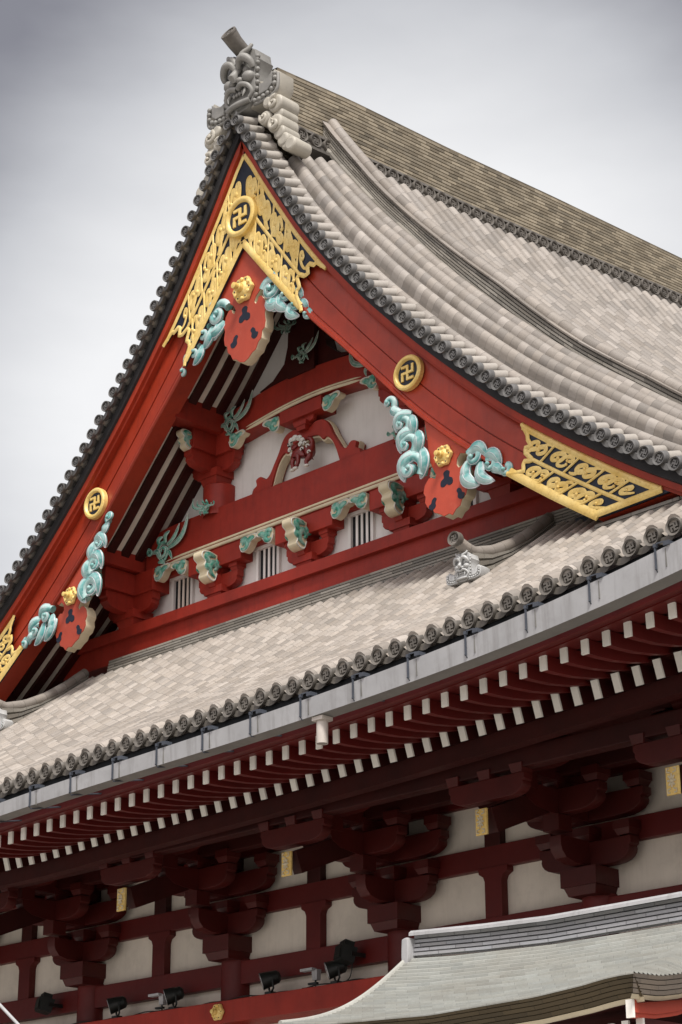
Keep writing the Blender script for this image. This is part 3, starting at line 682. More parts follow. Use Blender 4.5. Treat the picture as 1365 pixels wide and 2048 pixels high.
# pendants two thirds of the way down: skewed so the outer side follows the board
for sgn in (1, -1):
    cx, cz = sgn*5.20, 13.78
    F_ = [(-.52, 1.12), (-.44, .62), (-.40, .22), (-.36, -.02), (-.30, -.10), (-.34, -.17), (-.44, -.12), (-.52, -.12), (-.64, -.22), (-.68, -.36), (-.62, -.44), (-.64, -.55), (-.56, -.66), (-.44, -.70), (-.38, -.79), (-.24, -.84), (-.10, -.92), (.04, -.90), (.14, -.95),
          (.24, -.86), (.36, -.82), (.42, -.70), (.52, -.66), (.58, -.54), (.54, -.44), (.60, -.34), (.56, -.20), (.44, -.10), (.34, -.12), (.28, -.05), (.30, .06), (.40, .14), (.52, .10)]
    F_ = [(u*(.82 if v < .15 else 1), v) for u, v in F_]
    if sgn > 0: F2 = F_
    else: F2 = F_
    loop = [(cx+sgn*u, cz+v) for u, v in F2]
    # inner top corner rises along the board's inner edge
    loop += [(sgn*5.85, I_(5.85)+.25), (sgn*4.75, I_(4.75)+.30)]
    cr_ = plate('side_pendant', [loop], -1.93, -1.70, CREAM, HALL, .012)
    plate('pendant_face', [[(cx+(x-cx)*.985, z) for x, z in loop]], -1.942, -1.925, CORAL, cr_, .006)
    for hx, hz, r, kind in [(0, -.25, .13, 3), (-.34, -.62, .10, 1), (.32, -.60, .10, -1)]:
        if kind == 3: h_ = catmull([(cx+hx+r*a, cz+hz+r*b_) for a, b_ in [(0, 1.25), (.55, .95), (.45, .25), (1.0, -.1), (1.05, -.8), (.45, -1.0), (0, -.75), (-.45, -1.0), (-1.05, -.8), (-1.0, -.1), (-.45, .25), (-.55, .95)]], 3, True)
        else: h_ = catmull([(cx+hx+r*a*kind, cz+hz+r*b_) for a, b_ in [(.5, 1.1), (1, .7), (.7, .1), (.75, -.6), (.1, -1.1), (-.6, -.9), (-.85, -.2), (-.3, .1), (-.05, .7)]], 3, True)
        plate('pendant_recess', [h_], -1.948, -1.93, NAVY, cr_)
    rosette(sgn*5.17+sgn*.0, 13.03+.0, .0001, -2.0, cr_) if False else None
    # inner scroll climbing the board, outer scroll trailing below it
    INN = [('c', -.92, .15, .27, 5.6, 1.2, .085), ('b', -.92, .15, .10), ('l', -.75, .40, -1.1, -.05, .10, -.35), ('l', -.7, .45, -.72, -.1, .09, .2), ('c', -1.0, .62, .20, 5.4, 1.1, .075), ('l', -.8, .85, -1.18, .52, .09, -.35), ('l', -.8, .8, -.78, .4, .09, .2),
           ('c', -1.12, 1.05, .16, 5.4, 1.1, .065), ('l', -.92, 1.2, -1.28, .95, .08, -.35), ('l', -.95, 1.15, -.9, .75, .08, .2), ('l', -1.15, 1.3, -1.36, 1.52, .07, .2), ('c', -1.42, 1.56, .11, 5.6, 1.0, .065)]
    OUT = [('c', .72, -.18, .17, 2.4, -1.1, .07), ('l', .5, -.3, .82, -.7, .09, -.2), ('l', .62, -.05, 1.0, -.22, .08, .3), ('l', .6, -.2, .66, -.62, .08, -.2), ('c', 1.08, -.42, .13, 2.2, -1.1, .06), ('l', .85, -.3, 1.15, -.72, .08, -.25), ('l', .95, -.2, 1.3, -.5, .08, .25), ('c', 1.42, -.62, .10, 1.4, -1.0, .06), ('l', 1.1, -.5, 1.34, -.66, .07, .2)]
    scroll_wing(HALL, sgn, cx+sgn*.16, cz, INN, -1.97); scroll_wing(HALL, sgn, cx-sgn*.04, cz+.10, OUT, -1.97)
    rosette(sgn*5.13 if False else sgn*5.17, 12.98+.0, .2, -2.0, HALL) if False else rosette(cx-sgn*.03, cz+.18, .19, -1.96, HALL)
# ------------------------------------------------------------------ gable wall
wl = [(x, I_(abs(x))+.55) for x in xs_(-8.2, 8.2, 60)]
plate('gable_wall', [[(-8.2, 12.5)]+wl+[(8.2, 12.5)]], 0.0, .25, WHITE, HALL)
# soffit between gable wall and bargeboard: plaster strips between rafters running down the slope
for sgn in (1, -1):
    mb = MB(); xs = xs_(0, 8.6, 40)
    mb.grid([[V(sgn*x, -1.75, I_(x)+.42), V(sgn*x, .1, I_(x)+.50)] for x in xs], None, flip=sgn > 0)
    mb.grid([[V(sgn*x, -1.75, I_(x)+.50), V(sgn*x, .1, I_(x)+.60)] for x in xs], None, flip=sgn < 0)
    mb.build('soffit_board', OCHREW, HALL)
    for y0 in (-1.62, -1.24, -.86, -.48, -.10):
        mb = MB(); xs = xs_(0.05, 8.4, 30); rows = []
        for x in xs:
            n_ = V(-.0, 0, -1); zz = I_(x)
            rows.append([V(sgn*x, y0-.10, zz+.46), V(sgn*x, y0-.10, zz+.35), V(sgn*x, y0+.10, zz+.35), V(sgn*x, y0+.10, zz+.46)])
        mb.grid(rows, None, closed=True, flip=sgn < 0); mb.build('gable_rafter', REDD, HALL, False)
def beam(name, x0, x1, y0, y1, z0, z1, mat=None, parent=HALL, bev=.012):
    return plate(name, [[(x0, z0), (x1, z0), (x1, z1), (x0, z1)]], y0, y1, mat or REDW, parent, bev)
beam('gable_sill_beam', -7.3, 7.3, -.50, .05, 13.40, 13.64); beam('gable_base_beam', -7.9, 7.9, -.40, .05, 12.96, 13.402)
# arched cross beams with cream mouldings
def rainbow(name, X, zb, zt, arch, y0, y1, carve):
    n = 40; bot = []; top = []
    for k in range(n+1):
        x = lerp(-X, X, k/n); q = abs(x)/X
        b_ = zb+(arch*min(1, (1-q)/.12)**.5 if q > .88 else arch); bot.append((x, b_)); top.append((x, zt-.10*max(0, (q-.75)/.25)**2))
    o = plate(name, [bot+top[::-1]], y0, y1, REDW, HALL, .015)
    for off, r in ((.045, .038), (.125, .026)):
        m = MB(); P = [V(x, y0-.004, z+off-(.09*max(0, (abs(x)/X-.78)/.22)**1.5)) for x, z in bot if abs(x) < X*.93]
        m.sweep(P, lambda t: r*min(1, 12*t*(1-t)+.1), 8, .8, V(0, 1, 0)); m.build('cream_moulding', CREAM, o)
    return o
NB = rainbow('cross_beam', 4.75, 14.74, 15.62, .0, -.36, .0, 1)
# upper beam arches gently
pts = catmull([(-2.9, 17.30), (-2.2, 17.02), (-1.5, 17.06), (-.5, 17.16), (.5, 17.18), (1.5, 17.10), (2.2, 17.02), (2.9, 17.30)], 5)
tp = catmull([(-2.9, 17.85), (-2.2, 17.66), (-1.1, 17.80), (0, 17.86), (1.1, 17.80), (2.2, 17.66), (2.9, 17.85)], 5)
UB = plate('upper_cross_beam', [pts+tp[::-1]], -.38, 0, REDW, HALL, .015)
for off, r in ((.035, .034), (.10, .02)):
    m = MB(); m.sweep([V(x, -.385, z+off) for x, z in pts if abs(x) < 1.75], lambda t: r*min(1, 12*t*(1-t)+.1), 8, .8); m.build('cream_moulding', CREAM, UB)
# leaf carvings on the beams
def beam_scroll(parent, sgn, cx, cz, y, k=1.0):
    m = MB(); m.edge = 1
    def c(u, v, R, a0, tn, w): curl(m, cx+sgn*u*k, cz+v*k, R*k, y, a0 if sgn > 0 else math.pi-a0, tn*sgn, w*k, .35)
    def l(u, v, u2, v2, w, cv): leaf(m, (cx+sgn*u*k, cz+v*k), (cx+sgn*u2*k, cz+v2*k), w*k, y, cv*sgn, .5)
    c(0, 0, .24, 1.2, 1.4, .05); c(0, 0, .30, 4.2, .75, .035)
    c(-.48, .10, .12, 2.0, 1.1, .04); l(-.40, .05, -.05, -.30, .05, .3); l(-.1, -.25, .10, -.36, .05, .1)
    l(.15, .15, .62, .60, .045, -.25); l(.2, .05, .95, .78, .055, -.28); l(.10, .22, .25, .50, .05, .1); l(.18, -.05, .36, -.30, .04, .25); l(-.15, .2, .0, .4, .05, .2)
    return m.build('leaf_scroll_carving', [GREEN if parent is NB else DGREEN, OUTL], parent, True, 60)
for sgn in (1, -1):
    beam_scroll(NB, -sgn, sgn*4.15, 15.08, -.40, .82); beam_scroll(UB, -sgn, sgn*2.10, 17.33, -.42, .72)
# frog-leg strut
half = catmull([(1.55, 15.61), (1.50, 15.74), (1.40, 15.80), (1.42, 15.92), (1.28, 15.96), (1.15, 15.86), (1.02, 15.92), (.90, 16.10), (.76, 16.32), (.66, 16.52), (.52, 16.66), (.30, 16.69), (.16, 16.62), (0, 16.6)], 4)
out_ = half+[(-x, z) for x, z in half[::-1][1:]]
ih = catmull([(.98, 15.61), (.86, 15.95), (.74, 16.16), (.60, 16.27), (.50, 16.24), (.38, 16.36), (.18, 16.40), (0, 16.38)], 4)
inn_ = ih+[(-x, z) for x, z in ih[::-1][1:]]
fs = plate('frog_leg_strut', [out_+inn_[::-1]], -.30, -.02, REDW, HALL, .01)
m = MB()
m.sweep([V(x, -.16, z-.015) for x, z in inn_], .045, 6, 2.4); m.build('cream_edge', CREAM, fs)
m = MB(); m.sweep([V(x, -.14, z+.0) for x, z in half[8:-4]], .03, 6, 2.6)
m.build('cream_edge', CREAM, fs)
# little guardian lion inside the strut: one body with mane and tail curls
def skin(name, chains, mat, parent, sub=1):
    bm = bmesh.new(); vs_ = []; rad = []
    me = bpy.data.meshes.new(name); idx = {}
    E_ = []; P = []
    for ch in chains:
        prev = None
        for (p, r) in ch:
            key = tuple(round(c, 3) for c in p)
            if key not in idx: idx[key] = len(P); P.append(p); rad.append(r)
            if prev is not None and prev != idx[key]: E_.append((prev, idx[key]))
            prev = idx[key]
    me.from_pydata(P, E_, []); o = bpy.data.objects.new('tmp', me); scene.collection.objects.link(o)
    md = o.modifiers.new('s', 'SKIN'); sb_ = o.modifiers.new('u', 'SUBSURF'); sb_.levels = sub; sb_.render_levels = sub
    for i, v in enumerate(me.skin_vertices[0].data): v.radius = (rad[i], rad[i]); v.use_root = (i == 0)
    dg = bpy.context.evaluated_depsgraph_get(); dg.update()
    m2 = bpy.data.meshes.new_from_object(o.evaluated_get(dg)); bpy.data.objects.remove(o)
    m2.name = name; m2.materials.clear()
    return finish(name, m2, mat, parent, True, 70)
lx, ly, lz = .02, -.36, 15.98
def L_(a, b, c): return (lx+a, ly+b, lz+c)
lion = skin('lion_carving', [
    [(L_(-.02, -.02, .0), .13), (L_(.10, 0, .06), .14), (L_(.20, 0, .10), .12), (L_(.26, .02, .0), .07)],
    [(L_(-.02, -.02, .0), .13), (L_(-.12, -.04, .10), .11), (L_(-.14, -.08, .22), .12), (L_(-.14, -.16, .24), .08)],
    [(L_(-.12, -.04, .10), .11), (L_(-.22, -.08, .0), .06), (L_(-.20, -.10, -.14), .05), (L_(-.14, -.12, -.28), .04)],
    [(L_(-.12, -.04, .10), .11), (L_(-.02, -.12, -.02), .055), (L_(.0, -.14, -.16), .045), (L_(-.04, -.16, -.26), .04)],
    [(L_(.20, 0, .10), .12), (L_(.26, -.06, -.08), .075), (L_(.18, -.10, -.18), .05), (L_(.22, -.12, -.28), .04)],
    [(L_(.20, 0, .10), .12), (L_(.28, .0, .22), .05), (L_(.22, -.02, .34), .06), (L_(.12, -.02, .36), .04)]], MAROON, HALL, 1)
m = MB()
for a, b_, c, r in [(-.26, -.12, .30, .05), (-.2, -.14, .36, .055), (-.1, -.14, .38, .06), (.0, -.12, .36, .055), (.06, -.10, .30, .05), (-.28, -.10, .20, .045), (.04, -.12, .22, .045), (-.24, -.08, .10, .04)]:
    curl(m, lx+a, lz+c, r, ly+b_, 0, 1.2, r*.5, .2); m.ball(L_(a, b_, c), r*.8, 8)
for a, b_, c in [(-.14, -.16, -.29), (-.04, -.18, -.28), (.23, -.14, -.29)]:
    pw = MB(); pw.ball(L_(a, b_, c), (.07, .05, .03), 8); pw.build('lion_paw', OUTL, lion, True, 60)
for a, c in [(.16, .2), (.24, .12), (.08, .1), (.28, -.02)]: curl(m, lx+a, lz+c, .05, ly-.13, 0, .9, .014, .1)
m.build('lion_mane', OUTL, lion, True, 60)
m = MB()
for s_ in (-1, 1): m.ball(L_(-.15+.045*s_, -.235, .27), .018, 8)
m.ball(L_(-.15, -.245, .20), (.035, .02, .02), 8); m.build('lion_face', DARKM, lion)
# columns, bracket sets
def bracket_mb(w=.62, d=.5, k=1.0):
    """boat-shaped bracket arm on a bearing block, centred on x=0, front at y=-d; z from 0"""
    def arm(y0, y1, z0, W, hh):
        h_ = [(W, z0+hh), (W, z0+hh*.55), (W*.93, z0+hh*.50), (W*.90, z0+hh*.34), (W*.72, z0+hh*.12), (W*.45, z0)]
        return plate_mesh([h_+[(-x, z) for x, z in h_[::-1]]], y0, y1, .008)
    return arm
def mbmesh(mb):
    me = bpy.data.meshes.new('t'); me.from_pydata(mb.v, [], mb.f); me.update(); return me
def xboat(W, z, y0, y1, hh):
    h_ = [(W, z+hh), (W, z+hh*.62), (W*.94, z+hh*.54), (W*.95, z+hh*.34), (W*.86, z+hh*.14), (W*.62, z), (W*.2, z)]
    return plate_mesh([h_+[(-a, b_) for a, b_ in h_[::-1]]], y0, y1, .006)
def yboat(L, z, hh, w, y0):
    m = MB(); pr = [(0, z), (-L*.55, z), (-L*.82, z+hh*.12), (-L*.95, z+hh*.36), (-L*.94, z+hh*.56), (-L, z+hh*.64), (-L, z+hh), (0, z+hh)]; b = len(m.v)
    for xx in (-w, w):
        for y, zz in pr: m.v.append((xx, y0+y, zz))
    k = len(pr); m.face([b+i for i in range(k)]); m.face([b+k+i for i in range(k)][::-1])
    for i in range(k): m.face([b+i, b+k+i, b+k+(i+1) % k, b+(i+1) % k])
    return mbmesh(m)
def bracket_set(name, x, y, z0, s_, parent, mat, tiers=1, proj=0, L=.0, W=.60):
    P = []; b = MB()
    b.box((0, y, z0+.07*s_), (.44*s_, .40*s_, .14*s_), None, 0, .82); b.box((0, y, z0+.215*s_), (.54*s_, .46*s_, .15*s_)); P.append(mbmesh(b))
    z = z0+.24*s_
    P.append(xboat(W*s_, z, y-.09*s_, y+.09*s_, .32*s_)); b = MB()
    for q in (-.83, 0, .83): b.box((q*W*s_, y-.003, z+.36*s_), (.22*s_, .24*s_, .08*s_), None, 0, .76); b.box((q*W*s_, y-.003, z+.44*s_), (.24*s_, .27*s_, .10*s_))
    if L:
        P.append(yboat(L, z+.003, .32*s_, .10*s_, y)); b.box((0, y-L*.83, z+.36*s_), (.22*s_, .24*s_, .08*s_), None, 0, .76); b.box((0, y-L*.83, z+.44*s_), (.24*s_, .27*s_, .10*s_))
    P.append(mbmesh(b)); me = joinm(P, name)
    for v in me.vertices: v.co.x += x
    return finish(name, me, mat, parent, True, 30)
def nose(parent, x, y, z, s_, dirv, mat=GREEN):
    """cream animal-like bracket nose with green leaf painting, pointing along dirv"""
    a = math.atan2(dirv[1], dirv[0]); m = MB(); R_ = Matrix.Rotation(a, 3, 'Z'); W = V(x, y, z)
    def T(p): return W+R_ @ (Vector(p)*s_)
    prof = catmull([(0, .30), (.22, .34), (.42, .30), (.44, .18), (.34, .10), (.36, 0), (.26, -.10), (.28, -.22), (.16, -.30), (.06, -.28), (0, -.12)], 4)
    n = len(prof); b = len(m.v)
    for yy in (-.12, .12):
        for u, v in prof: m.v.append(tuple(T((u, yy, v))))
    m.face([b+i for i in range(n)]); m.face([b+n+i for i in range(n)][::-1])
    for i in range(n): m.face([b+i, b+n+i, b+n+(i+1) % n, b+(i+1) % n])
    o = m.build('bracket_nose', CREAM, parent, True, 50); dp = o if parent is HALL else parent
    for yy in (-.135, .135):
        m = MB()
        for pts_ in ([(.06, -.20), (.18, -.12), (.20, .02), (.10, .10), (.02, .02), (.08, -.06)], [(.10, .10), (.22, .10), (.30, .20), (.20, .26), (.06, .24)], [(.02, .2), (.0, .1), (-.10, .14), (-.16, .22)], [(.2, -.05), (.28, -.02), (.26, .06)]):
            m.sweep([T((p[0], yy, p[1])) for p in catmull(pts_, 4)], lambda t: .055*s_*(.4+math.sin(3.1*t)), 6, .4, R_ @ V(0, 1, 0))
        m.build('green_leaf', mat, dp, True, 60)
    m = MB(); 
    for yy in (-.128, .128): m.sweep([T((p[0]*.93+.01, yy, p[1]*.93)) for p in prof[2:]], .013*s_, 5, 1.0, R_ @ V(0, 1, 0))
    m.build('white_outline', OUTL, dp)
    return o
def leaf_tail(parent, x, y, z, s_, sgn, mat=GREEN):
    """little painted leaf bracket beneath a beam, in the wall plane"""
    m = MB(); loop = catmull([(0, .14), (.26, .16), (.50, .17), (.58, .10), (.50, .03), (.40, .02), (.34, -.06), (.26, -.16), (.12, -.22), (.02, -.18), (-.04, -.02)], 4)
    lp = [(x+sgn*u*s_, z+v*s_) for u, v in loop]
    o = plate('leaf_bracket', [lp], y-.10*s_, y+.12*s_, CREAM, parent, 0); dp = o if parent in (HALL, UB, NB) else parent
    m = MB()
    for pts_ in ([(.02, -.12), (.14, -.16), (.24, -.08), (.20, .02), (.10, .02), (.10, -.06)], [(.2, .0), (.32, .04), (.44, .12)], [(.0, .06), (.12, .10), (.26, .08)], [(.30, -.05), (.34, .04), (.5, .09)]):
        m.sweep([V(x+sgn*p[0]*s_, y-.115*s_, z+p[1]*s_) for p in catmull(pts_, 4)], lambda t: .055*s_*(.4+math.sin(3.1*t)), 6, .4)
    m.build('green_leaf', mat, dp, True, 60)
    m = MB(); m.sweep([V(px_, y-.10*s_, pz) for px_, pz in lp], .014*s_, 5); m.build('white_outline', OUTL, dp)
    return o
# lower row of bracket sets between the windows
beam('upper_sill_beam', -4.6, 4.6, -.20, .0, 14.58, 14.76)
SP = 2.6
for k in (-1, 0, 1):
    o = bracket_set('gable_bracket', 0, -.14, 13.64, .98, HALL, REDW, 1, 1, .30); o.location.x = SP*k
    nose(o, 0, -.36, 14.27, .98, (0, -1)); leaf_tail(o, .84, -.30, 14.60, .80, 1); leaf_tail(o, -.84, -.30, 14.60, .80, -1)
    beam('gable_bracket_beam', SP*k-.80, SP*k+.80, -.34, -.0, 14.34, 14.735)
for sgn in (1, -1):
    x = sgn*(2*SP-.02)
    o = bracket_set('corner_bracket', 0, -.30, 13.62, 1.20, HALL, REDW, 1, 1, .85, .62); o.location.x = x
    beam('corner_bracket_beam', x-.8, x+.8, -.46, 0, 14.29, 14.76); leaf_tail(HALL, x-sgn*.84, -.36, 14.62, .80, -sgn)
    m = MB(); m.box2(x-.20, x+.20, -1.25, -.4, 14.30, 14.76); m.build('corner_bracket_beam', REDW, HALL, False)
    nose(HALL, x, -1.22, 14.52, .60, (0, -1))
    m = MB(); m.box2(x-.34, x+.34, -1.66, 0.0, 14.78, 15.40); m.build('gable_purlin', REDW, HALL, False)
# windows with upright bars
for k in (-1.5, -.5, .5, 1.5):
    x = k*SP; zb_, zt_ = 13.66, 14.56
    m = MB(); 
    for a in (-1, 1): m.box2(x+a*.30-.035, x+a*.30+.035, -.07, .02, zb_, zt_)
    m.box2(x-.39, x+.39, -.08, .02, zt_-.05, zt_+.03)
    w_ = m.build('gable_window', WHITE, HALL, False)
    plate('window_pane', [[(x-.27, zb_), (x+.27, zb_), (x+.27, zt_-.05), (x-.27, zt_-.05)]], -.006, .0, BLACK, w_)
    for q in (-1, 0, 1):
        b = MB(); b.box2(x+q*.135-.028, x+q*.135+.028, -.032, -.012, zb_, zt_-.05); b.build('window_bar', WHITE if k > -1 else OCHREW, w_, False)
# round posts between the cross beams with capital, and the king post
for sgn in (1, -1):
    m = MB(); n = 20; cx = sgn*2.72
    m.grid([[V(cx+r*math.cos(6.283*k/n), -.10+r*math.sin(6.283*k/n), z) for k in range(n)] for r, z in ((.36, 15.5), (.36, 16.15), (.30, 16.2))], None, closed=True)
    m.build('gable_post', REDW, HALL)
    o = bracket_set('post_bracket', 0, -.22, 16.16, 1.12, HALL, REDW, 1, 1, .80, .60); o.location.x = cx
    leaf_tail(o, sgn*-.62, -.34, 16.97, .76, -sgn, GREEN); nose(o, 0, -.98, 16.95, .66, (0, -1))
    beam('post_bracket_beam', cx-.60, cx+.60, -.40, 0, 16.78, 17.25)
    m = MB(); m.box2(cx-.18, cx+.18, -1.0, -.35, 16.79, 17.22); m.build('post_bracket_beam', REDW, HALL, False)
    m = MB(); m.box2(cx-.36, cx+.36, -1.66, .0, 17.22, 17.80); m.build('gable_purlin', REDW, HALL, False)
    beam_scroll(NB, sgn, cx-sgn*.02, 15.62, -.50, .42)
o = bracket_set('centre_bracket', 0, -.3, 16.56, .62, HALL, REDW, 1, 0, 0, .5); o.location.x = .0
leaf_tail(HALL, .64, -.34, 16.93, .80, 1); leaf_tail(HALL, -.64, -.34, 16.93, .80, -1)
beam('centre_bracket_beam', -.60, .60, -.44, 0, 16.84, 17.12)
m = MB(); m.box2(-.38, .38, -.42, 0, 17.8, 19.4); m.build('king_post', REDD, HALL, False)
m = MB(); m.box2(-.36, .36, -1.62, .0, 19.3, 19.9); m.build('ridge_purlin', REDD, HALL, False)
beam_scroll(UB, 1, .12, 18.12, -.50, .50); beam_scroll(UB, -1, -.3, 18.9, -.5, .4)
for sgn in (1, -1):
    wp = catmull([(sgn*.38, 19.3), (sgn*.62, 19.0), (sgn*.60, 18.5), (sgn*.85, 18.05), (sgn*1.25, 17.84), (sgn*1.0, 17.84)], 4)
    plate('king_post_wing', [[(sgn*.36, 17.84)]+wp[::1][0:0]+[(sgn*.36, 19.3)]+[(sgn*.50, 19.2), (sgn*.52, 18.6), (sgn*.62, 18.25), (sgn*.95, 17.98), (sgn*1.35, 17.86)]], -.30, 0, REDD, HALL, .008)
# tiled flashing courses at the foot of the gable
courses('gable_foot_courses', [V(x, -.62, 12.66) for x in xs_(-5.6, 8.0, 20)], V(0, -1, 0), V(0, 0, 1), 5, .062, NOSHIG, HALL, .012, .3, .8)
m = MB(); m.box2(-7.9, 8.2, -.61, -.3, 12.2, 12.67); m.build('gable_foot_shade_strip', BLACK, HALL, False)  # black strip added behind the tile ends, painted shade for the gaps
# ------------------------------------------------------------------ skirt roof below the gable
def curve_z(g, r):
    def f(x):
        x = abs(x); x = max(x, .0); xp = (CAM.x-(CAM.x-x)/r)/10
        if x < 2.0:
            a = f(2.0); return a-.02*(1-(x/2)**2)*2
        return (g[0]+g[1]*xp+g[2]*xp*xp+g[3]*xp**3)*r
    return f
ZE = curve_z((8.67437, .4117, -.38808, .4613), .8772)
ZR = curve_z((7.72308, .33405, -.2638, .33433), .8976)
ZL = curve_z((7.28495, .1938, -.03523, .11305), .9566)
YE = -8.516
def ytop(x):
    a = abs(x)
    return -.62 if a < 8.3 else (-1.97 if a < 10.8 else -1.97-(a-10.8))
def S2(x, y):
    t = (y-YE)/(-.6-YE); return V(x, y, lerp(ZE(x)+.015, 12.60, t)-.30*math.sin(math.pi*max(0, min(1, t)))-.0)
xe = [2.051+.30924*k for k in range(-56, 49)]
tile_rows('skirt_roof', lambda c, u: S2(c, lerp(YE+.04, ytop(c), u)), xe, xs_(0, 1, 26), 0.309, .100, .25, TILEB, HALL, 7, .95)
ed = disc_mb(.112, .22, .45, True, .309).build('eave_end_tile', [DISC, TILE1, DISC], HALL, True, 40)
first = True
for x in xe:
    if x < 1.6 or x > 16.95: continue
    o = ed if first else copy_obj(ed); first = False
    o.location = (x, YE, ZE(x)); o.rotation_euler = (random.uniform(-.02, .02), -math.atan((ZE(x+.2)-ZE(x-.2))/.4)+random.uniform(-.05, .05), random.uniform(-.02, .02)); o.location.z += random.uniform(-.005, .005)
def follow(name, prof, fz, x0, x1, mat, n=60, parent=HALL, closed=True, smooth=False):
    """length of moulding along the eave; prof = [(y, dz)]"""
    mb = MB(); xs = xs_(x0, x1, n)
    rows = [[V(x, y, fz(x)+dz) for y, dz in prof] for x in xs]
    mb.grid(rows, lambda i, j: (j, xs[i]), closed=closed)
    if closed:
        k = len(prof); b = len(mb.v); mb.v.extend([tuple(p) for p in rows[0]]+[tuple(p) for p in rows[-1]]); mb.cap(range(b, b+k)); mb.cap(range(b+k, b+2*k))
    return mb.build(name, mat, parent, smooth)
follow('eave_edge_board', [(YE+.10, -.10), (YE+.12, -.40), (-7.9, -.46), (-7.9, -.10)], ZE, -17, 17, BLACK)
gh = lambda x: .19+.0085*max(0, x-2)+.001*max(0, x-8)**2
mb = MB(); xs = xs_(-17, 17, 90)
rows = [[V(x, -8.84, ZE(x)-.385-gh(x)), V(x, -8.855, ZE(x)-.385), V(x, -8.80, ZE(x)-.37), V(x, -8.80, ZE(x)-.40), V(x, -8.60, ZE(x)-.40), V(x, -8.60, ZE(x)-.385-gh(x))] for x in xs]
mb.grid([r_[:4] for r_ in rows], None); gut = mb.build('eave_gutter', GUT, HALL, False)
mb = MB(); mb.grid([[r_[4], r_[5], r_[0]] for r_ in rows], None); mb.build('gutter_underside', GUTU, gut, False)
# seams, hangers and clips
xh = by(141.5, 1563, -8.86).x; xh2 = by(1179, 1165, -8.86).x; st_ = (xh2-xh)/10
mb0 = MB(); mb0.box2(-.008, .008, -.016, .008, -.23, .04); mb0.box2(-.018, .018, -.02, .02, .03, .07); mb0.box2(.02, .14, -.01, .0, .065, .08); mb0.box2(.12, .20, -.02, .10, .02, .07)
mb0.sweep([V(0, -.02, -.22), V(0, .02, -.255), V(0, .75, -.10)], .012, 6)
hg = mb0.build('gutter_hanger', STEEL, gut, False); sm = None; first = True
for k in range(-2, 14):
    x = xh+st_*k; o = hg if first else copy_obj(hg); 
    o.location = (x, -8.86, ZE(x)-.375)
    if sm is None:
        b = MB(); b.box2(-.006, .006, -.004, .03, -.21, .0); sm = b.build('gutter_seam', GUTU, gut, False); s2 = sm
    else: s2 = copy_obj(sm)
    s2.location = (x+.13, -8.853, ZE(x)-.385); first = False
# downpipe stub
xd = by(645, 1430, -8.72).x; zd = ZE(xd)-.385-gh(xd)
mb = MB(); n = 18; mb.box((xd, -8.72, zd-.03), (.19, .19, .05))
mb.grid([[V(xd+r*math.cos(6.283*k/n), -8.72+r*math.sin(6.283*k/n), z) for k in range(n)] for r, z in ((.06, zd-.02), (.075, zd-.08), (.075, zd-.35), (.066, zd-.35), (.066, zd-.28))], None, closed=True)
mb.build('downpipe_outlet', PIPE, gut)
# ---- eaves seen from below
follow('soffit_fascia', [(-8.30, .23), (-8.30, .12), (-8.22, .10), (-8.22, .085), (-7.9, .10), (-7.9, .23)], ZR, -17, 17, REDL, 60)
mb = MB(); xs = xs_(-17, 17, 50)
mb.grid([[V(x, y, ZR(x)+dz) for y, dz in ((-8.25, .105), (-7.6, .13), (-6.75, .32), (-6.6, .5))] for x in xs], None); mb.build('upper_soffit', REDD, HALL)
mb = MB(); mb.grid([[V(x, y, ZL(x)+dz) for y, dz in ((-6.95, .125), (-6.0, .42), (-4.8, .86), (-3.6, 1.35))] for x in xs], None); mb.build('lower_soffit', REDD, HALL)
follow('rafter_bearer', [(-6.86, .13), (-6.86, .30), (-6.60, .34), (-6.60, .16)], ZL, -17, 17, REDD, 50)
def rafter(name, pts, w, h, mat):
    """pts: [(y,z)] centre line, front first"""
    m = MB(); rows = []
    for i, (y, z) in enumerate(pts):
        a = pts[max(0, i-1)]; c = pts[min(len(pts)-1, i+1)]; t = V(0, c[0]-a[0], c[1]-a[1]).normalized(); n_ = V(0, -t.z, t.y)
        hh = h[i]/2 if isinstance(h, list) else h/2; p = V(0, y, z)
        rows.append([p+V(-w/2, 0, 0)-n_*hh, p+V(w/2, 0, 0)-n_*hh, p+V(w/2, 0, 0)+n_*hh, p+V(-w/2, 0, 0)+n_*hh])
    m.grid(rows, None, closed=True); b = len(m.v); m.v.extend([tuple(p) for p in rows[0]]); m.cap(range(b, b+4)[::-1])
    o = m.build(name, mat, HALL, False)
    t = V(0, pts[1][0]-pts[0][0], pts[1][1]-pts[0][1]).normalized(); n_ = V(0, -t.z, t.y); p = V(0, *pts[0]); hh = (h[0] if isinstance(h, list) else h)/2
    m = MB(); q = [p-t*.014+V(sx*(w/2+.003), 0, 0)+n_*(sz*(hh+.003)) for sx, sz in ((-1, -1), (1, -1), (1, 1), (-1, 1))]; q2 = [a+t*.03 for a in q]
    b = len(m.v); m.v.extend([tuple(a) for a in q+q2]); m.face([b, b+3, b+2, b+1][::-1]); 
    for i in range(4): m.face([b+i, b+(i+1) % 4, b+4+(i+1) % 4, b+4+i])
    m2 = m
    cap_ = m2.build('rafter_end_cap', CAPW, o, False)
    return o, cap_, (p, t, n_, w, hh)
fr, fc, inf = rafter('flying_rafter', [(-8.098, 0), (-7.9, .005), (-7.6, .03), (-7.2, .10), (-6.8, .20)], .092, [.175, .175, .18, .20, .20], REDL)
